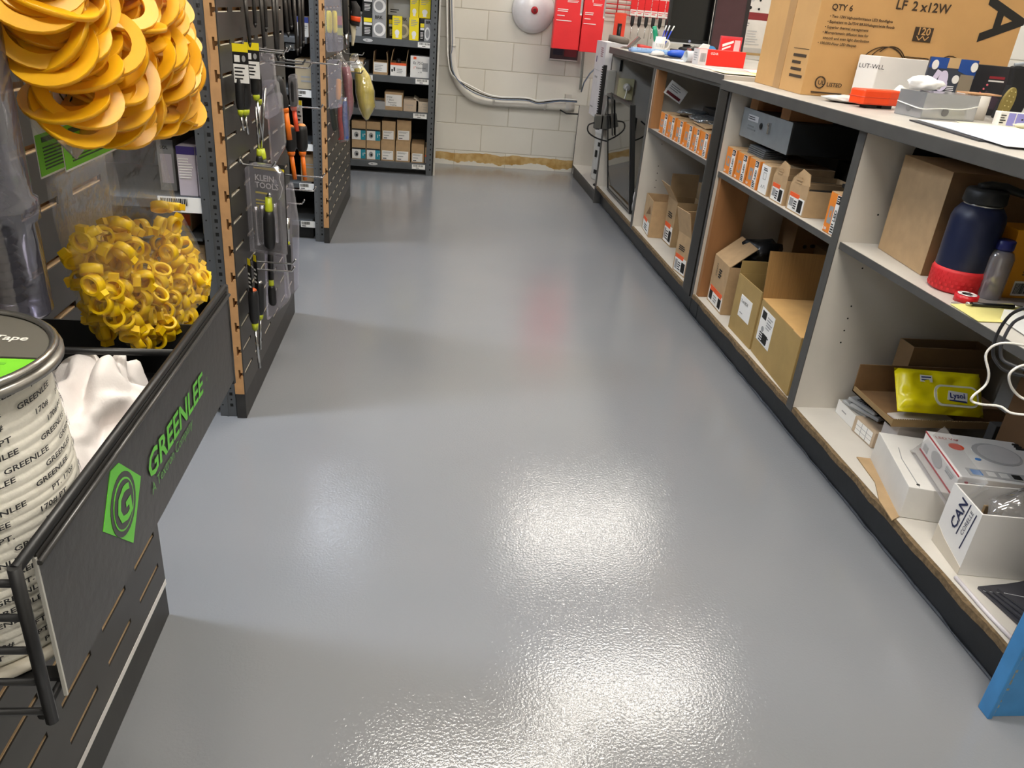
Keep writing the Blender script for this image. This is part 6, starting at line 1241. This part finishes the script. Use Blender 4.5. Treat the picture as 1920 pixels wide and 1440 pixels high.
# bags hung in front of the slatwall
def ring_mesh(R,r_,w,tab):
    g=G(); n=26; pr=[(r_,-w/2),(R,-w/2),(R,w/2),(r_,w/2)]
    A=[[g.P((a*math.cos(2*PI*j/n),a*math.sin(2*PI*j/n),b)) for j in range(n)] for a,b in pr]
    for k in range(4):
        a,b=A[k],A[(k+1)%4]
        for j in range(n): g.F((a[j],a[(j+1)%n],b[(j+1)%n],b[j]),0,k in(1,3))
    if tab: g.box(R-.001,R+tab,-tab*.7,tab*.7,-w*.6,w*.6)
    return g
BIGM=glow_plastic('#ffc414','orange_yellow_plastic',.25); SMM=glow_plastic('#ffd812','yellow_plastic',.25)
X1=-.315
r1=[(atx(l,p1,X1),atx(r,p2,X1),th) for l,p1,r,p2,th in ((-30,-190,290,-240,.05),(-5,-80,305,-120,.07),(17,0,320,-20,.085),(45,90,337,50,.09),(70,160,349,120,.085),(92,222,353,180,.08),(104,258,350,202,.055),(118,284,335,220,.012))]
t=thing('bag_of_large_rings','big clear bag packed with large orange-yellow plastic rings, hung highest on the near slatwall','bag',((X1),(r1[-1][0].y+r1[-1][1].y)/2,r1[-1][1].z))
FILM=clear('crinkled_bag_film',fac=.0,haze=.0,bump=1,bsc=16,rough=.10,fm=.14)
r1f=[(a+(a-b).normalized()*.008,b+(b-a).normalized()*.008,th*1.45) for a,b,th in r1]
loft(t,'clear_film',r1f,FILM,V((1,0,0)),seed=3,wr=.006,n=28)
for (a,b,c2) in (((104,262),(165,268),(141,298)),((285,236),(338,214),(316,248))):
    P3=[atx(*p,X1) for p in (a,b,c2)]; g=G(); g.prism(P3,(.0015,0,0)); g.build('film_corner',[clear('bag_film2',fac=.3,haze=.2,bump=.8)],t,world=True)
def place_rings(rows,X,count,R,mk,nrmup,label,group,nm,seed,u0=0,inset=.8,mat=None,tilt=.5,cat='ring',th_mul=1.0):
    rr=random.Random(seed); proto=None; pts=[]; tries=0
    seg=[(a,b) for a,b in zip(rows,rows[1:])]
    wts=[(a[1]-a[0]).length*(a[0]-b[0]).length*max(.3,a[2]/.06) for a,b in seg]
    while len(pts)<count and tries<count*60:
        tries+=1; k=rr.choices(range(len(seg)),wts)[0]; a,b=seg[k]; s=rr.random(); L=a[0].lerp(b[0],s); R_=a[1].lerp(b[1],s); th=a[2]*(1-s)+b[2]*s
        W=(R_-L).length; m=min(.45,R*1.08/W) ; 
        if W<R*2.1: continue
        u=rr.uniform(m,1-m); hx_=max(0,th/2*math.sqrt(max(0,1-(2*u-1)**2))-R*(.62 if R>.02 else .5))*th_mul
        p=L.lerp(R_,u)+V((rr.uniform(-1,1)*hx_,0,0))
        if all((p-q).length>R*nrmup for q in pts): pts.append(p)
    for p in pts:
        rot=(rr.gauss(.62,tilt*1.3),rr.gauss(.30,tilt*1.2),rr.gauss(0,.3)) if R>.02 else (rr.gauss(0,tilt),rr.gauss(0,tilt),rr.uniform(0,6.28))
        if proto is None:
            proto=mk.build(nm,[mat]); tag(proto,label,cat,group); proto.location=p; proto.rotation_euler=rot
        else:
            c=proto.copy(); C.objects.link(c); c.location=p; c.rotation_euler=rot
place_rings(r1[:-1],X1,170,.037,ring_mesh(.0365,.0245,.0042,.0),.27,'large orange-yellow plastic ring packed in the highest clear bag','large rings in the big clear bag','large_plastic_ring',5,mat=BIGM,tilt=.24)
X2=-.345
r2_=[(atx(l,p1,X2),atx(r,p2,X2),th) for l,p1,r,p2,th in ((100,325,294,246,.004),(118,370,308,310,.02),(135,425,330,390,.035),(148,480,360,450,.05),(163,530,383,510,.055),(190,580,384,545,.05),(222,620,345,598,.035),(245,648,300,636,.012))]
t=thing('bag_of_yellow_clips','clear bag of small yellow clips under a lime green header card','bag',(X2,(r2_[-1][0].y+r2_[-1][1].y)/2,r2_[-1][1].z-.002))
loft(t,'clear_film',[(a+(a-b).normalized()*.006,b+(b-a).normalized()*.006,th*1.05) for a,b,th in r2_],clear('cloudy_bag_film',tint='#ffffff',fac=.0,haze=.03,bump=1,bsc=22,rough=.10,fm=.15),V((1,0,0)),seed=6,wr=.005,n=28)
g=G(); P3=[atx(*p,X2) for p in ((243,645),(287,634),(265,660))]; g.prism(P3,(.0015,0,0)); g.build('film_corner',[clear('bag_film2',fac=.3,haze=.2,bump=.8)],t,world=True)
X3=-.388
r3_=[(atx(l,p1,X3),atx(r,p2,X3),th) for l,p1,r,p2,th in ((82,332,210,278,.004),(100,400,222,350,.02),(122,470,232,430,.035),(140,530,240,500,.04),(155,580,245,560,.035),(172,612,238,600,.025),(186,634,218,626,.008))]
t=thing('bag_of_yellow_clips','second clear bag of small yellow clips, half behind the front one','bag',(X3,(r3_[-1][0].y+r3_[-1][1].y)/2,r3_[-1][1].z-.002))
loft(t,'clear_film',r3_,clear('cloudy_bag_film',tint='#ffffff',fac=.0,haze=.03,bump=1,bsc=22,rough=.10,fm=.15),V((1,0,0)),seed=8,wr=.004,n=24)
def clipm():
    g=ring_mesh(.0112,.0085,.010,.0); g.box(.0104,.0165,-.005,.005,-.004,.004); return g
place_rings(r2_[3:],X2,200,.0100,clipm(),.86,'small yellow plastic clip in the front bag with the lime green header','yellow clips in the front bag','yellow_clip',15,mat=SMM,tilt=1.2,cat='clip')
place_rings(r2_[2:4],X2,16,.0100,clipm(),1.2,'small yellow plastic clip in the front bag with the lime green header','yellow clips in the front bag','yellow_clip',16,mat=SMM,tilt=1.2,cat='clip')
place_rings(r3_[2:],X3,80,.0100,clipm(),.86,'small yellow plastic clip in the rear one of the two clip bags','yellow clips in the rear bag','yellow_clip',17,mat=SMM,tilt=1.2,cat='clip')
def header(label,X,p,u0,name='header_card'):
    q=[atx(*a,X) for a in p]   # upper-left, lower-left, lower-right, upper-right
    t=thing(name,label,'header card',(X,(q[1].y+q[2].y)/2,q[2].z)); UL,LL,LR,UR=q
    o=V((X,LL.y,min(LL.z,LR.z))); w=LR.y-LL.y; hh=UL.z-LL.z; h=.105
    G().box(X-.001,X,o.y,o.y+w,o.z,o.z+h).build('card_sheet',[PAPER],t,world=True,bevel=.0)
    g=G(); gh=hh*.74/h; g.art(o,(0,1,0),(0,0,1),w,h,[('r',0,0.02,1,gh,0),('ln',.06,.06,.62,gh*.72,7,1),('r',.06,gh*.80,.30,gh*.92,1),('l',[(.10,gh+.12),(.04,gh+.27),(.10,gh+.42),(.16,gh+.27),(.10,gh+.12)],.0015,1),('t','G',.075,gh+.19,.018,1,1),('t','GREENLEE',.19,gh+.20,.016,1,1)],t=.0004); g.build('printed_face',[M('#7ad21c',.4),M('#37502a',.5)],t,world=True)
header('lime green and white header card on the front clip bag',X2+.004,((83,213),(125,322),(296,245),(270,150)),0)
header('lime green and white header card on the rear clip bag, showing a small G emblem',X3+.002,((48,225),(78,333),(215,275),(190,160)),0)
hook((60,150),(130,150),-.5075,'dark hook carrying the two clip bags on the near slatwall',L=.16,mat=M('#2b2b2c',.4))

# ================================================================ pieces that belong to a part
_SUB={'lid_handle':('lid',),'diffuser':('light_housing',),'screen_glass':('monitor_shell',),'round_logo':('monitor_shell',),'label_strip':('monitor_shell',),'keyhole':('front_plate',),'latch':('front_plate',),'maker_label':('front_plate',),
 'end_cap':('handle',),'printed_face':('card_sheet','pack_card','box_body','poster_sheet','notice_board'),'printed_label':('box_body','carton_body','pack_card','label_strip','drum_body','cover','packet_sleeve','tag_card','stand_body','lid'),
 'printed_cover':('cover',),'printed_barcode':('label_strip',),'printed_picture':('poster_sheet',),'green_emblem':('front_panel',),'green_lettering':('front_panel',),'thin_green_lettering':('front_panel',),'sheet_edge':('front_panel',),
 'top_label':('top_flange',),'rolled_rim':('top_flange',),'printed_lettering':('wound_tape',),'white_strip':('face_sheet',),'box_lettering':('carton_body',),'big_lettering':('box_body',),'pen_writing':('box_body',),'corrugated_edge':('tray_body',),
 'keys':('keyboard_base',),'red_centre':('bell_dome',),'paint_chips':('end_plate',),'steel_neck_ring':('bottle_body',),'seam_band':('case_body',),'printed_mark':('mug_body',),'bristle_tuft':('brush_block',)}
_base=lambda n:n.split('.')[0]
for o in list(bpy.data.objects):
    p=o.parent
    if p is None or p.parent is not None: continue
    for tgt in _SUB.get(_base(o.name),()):
        sib=[c for c in p.children if _base(c.name)==tgt and c is not o]
        if sib: o.parent=sib[0]; break
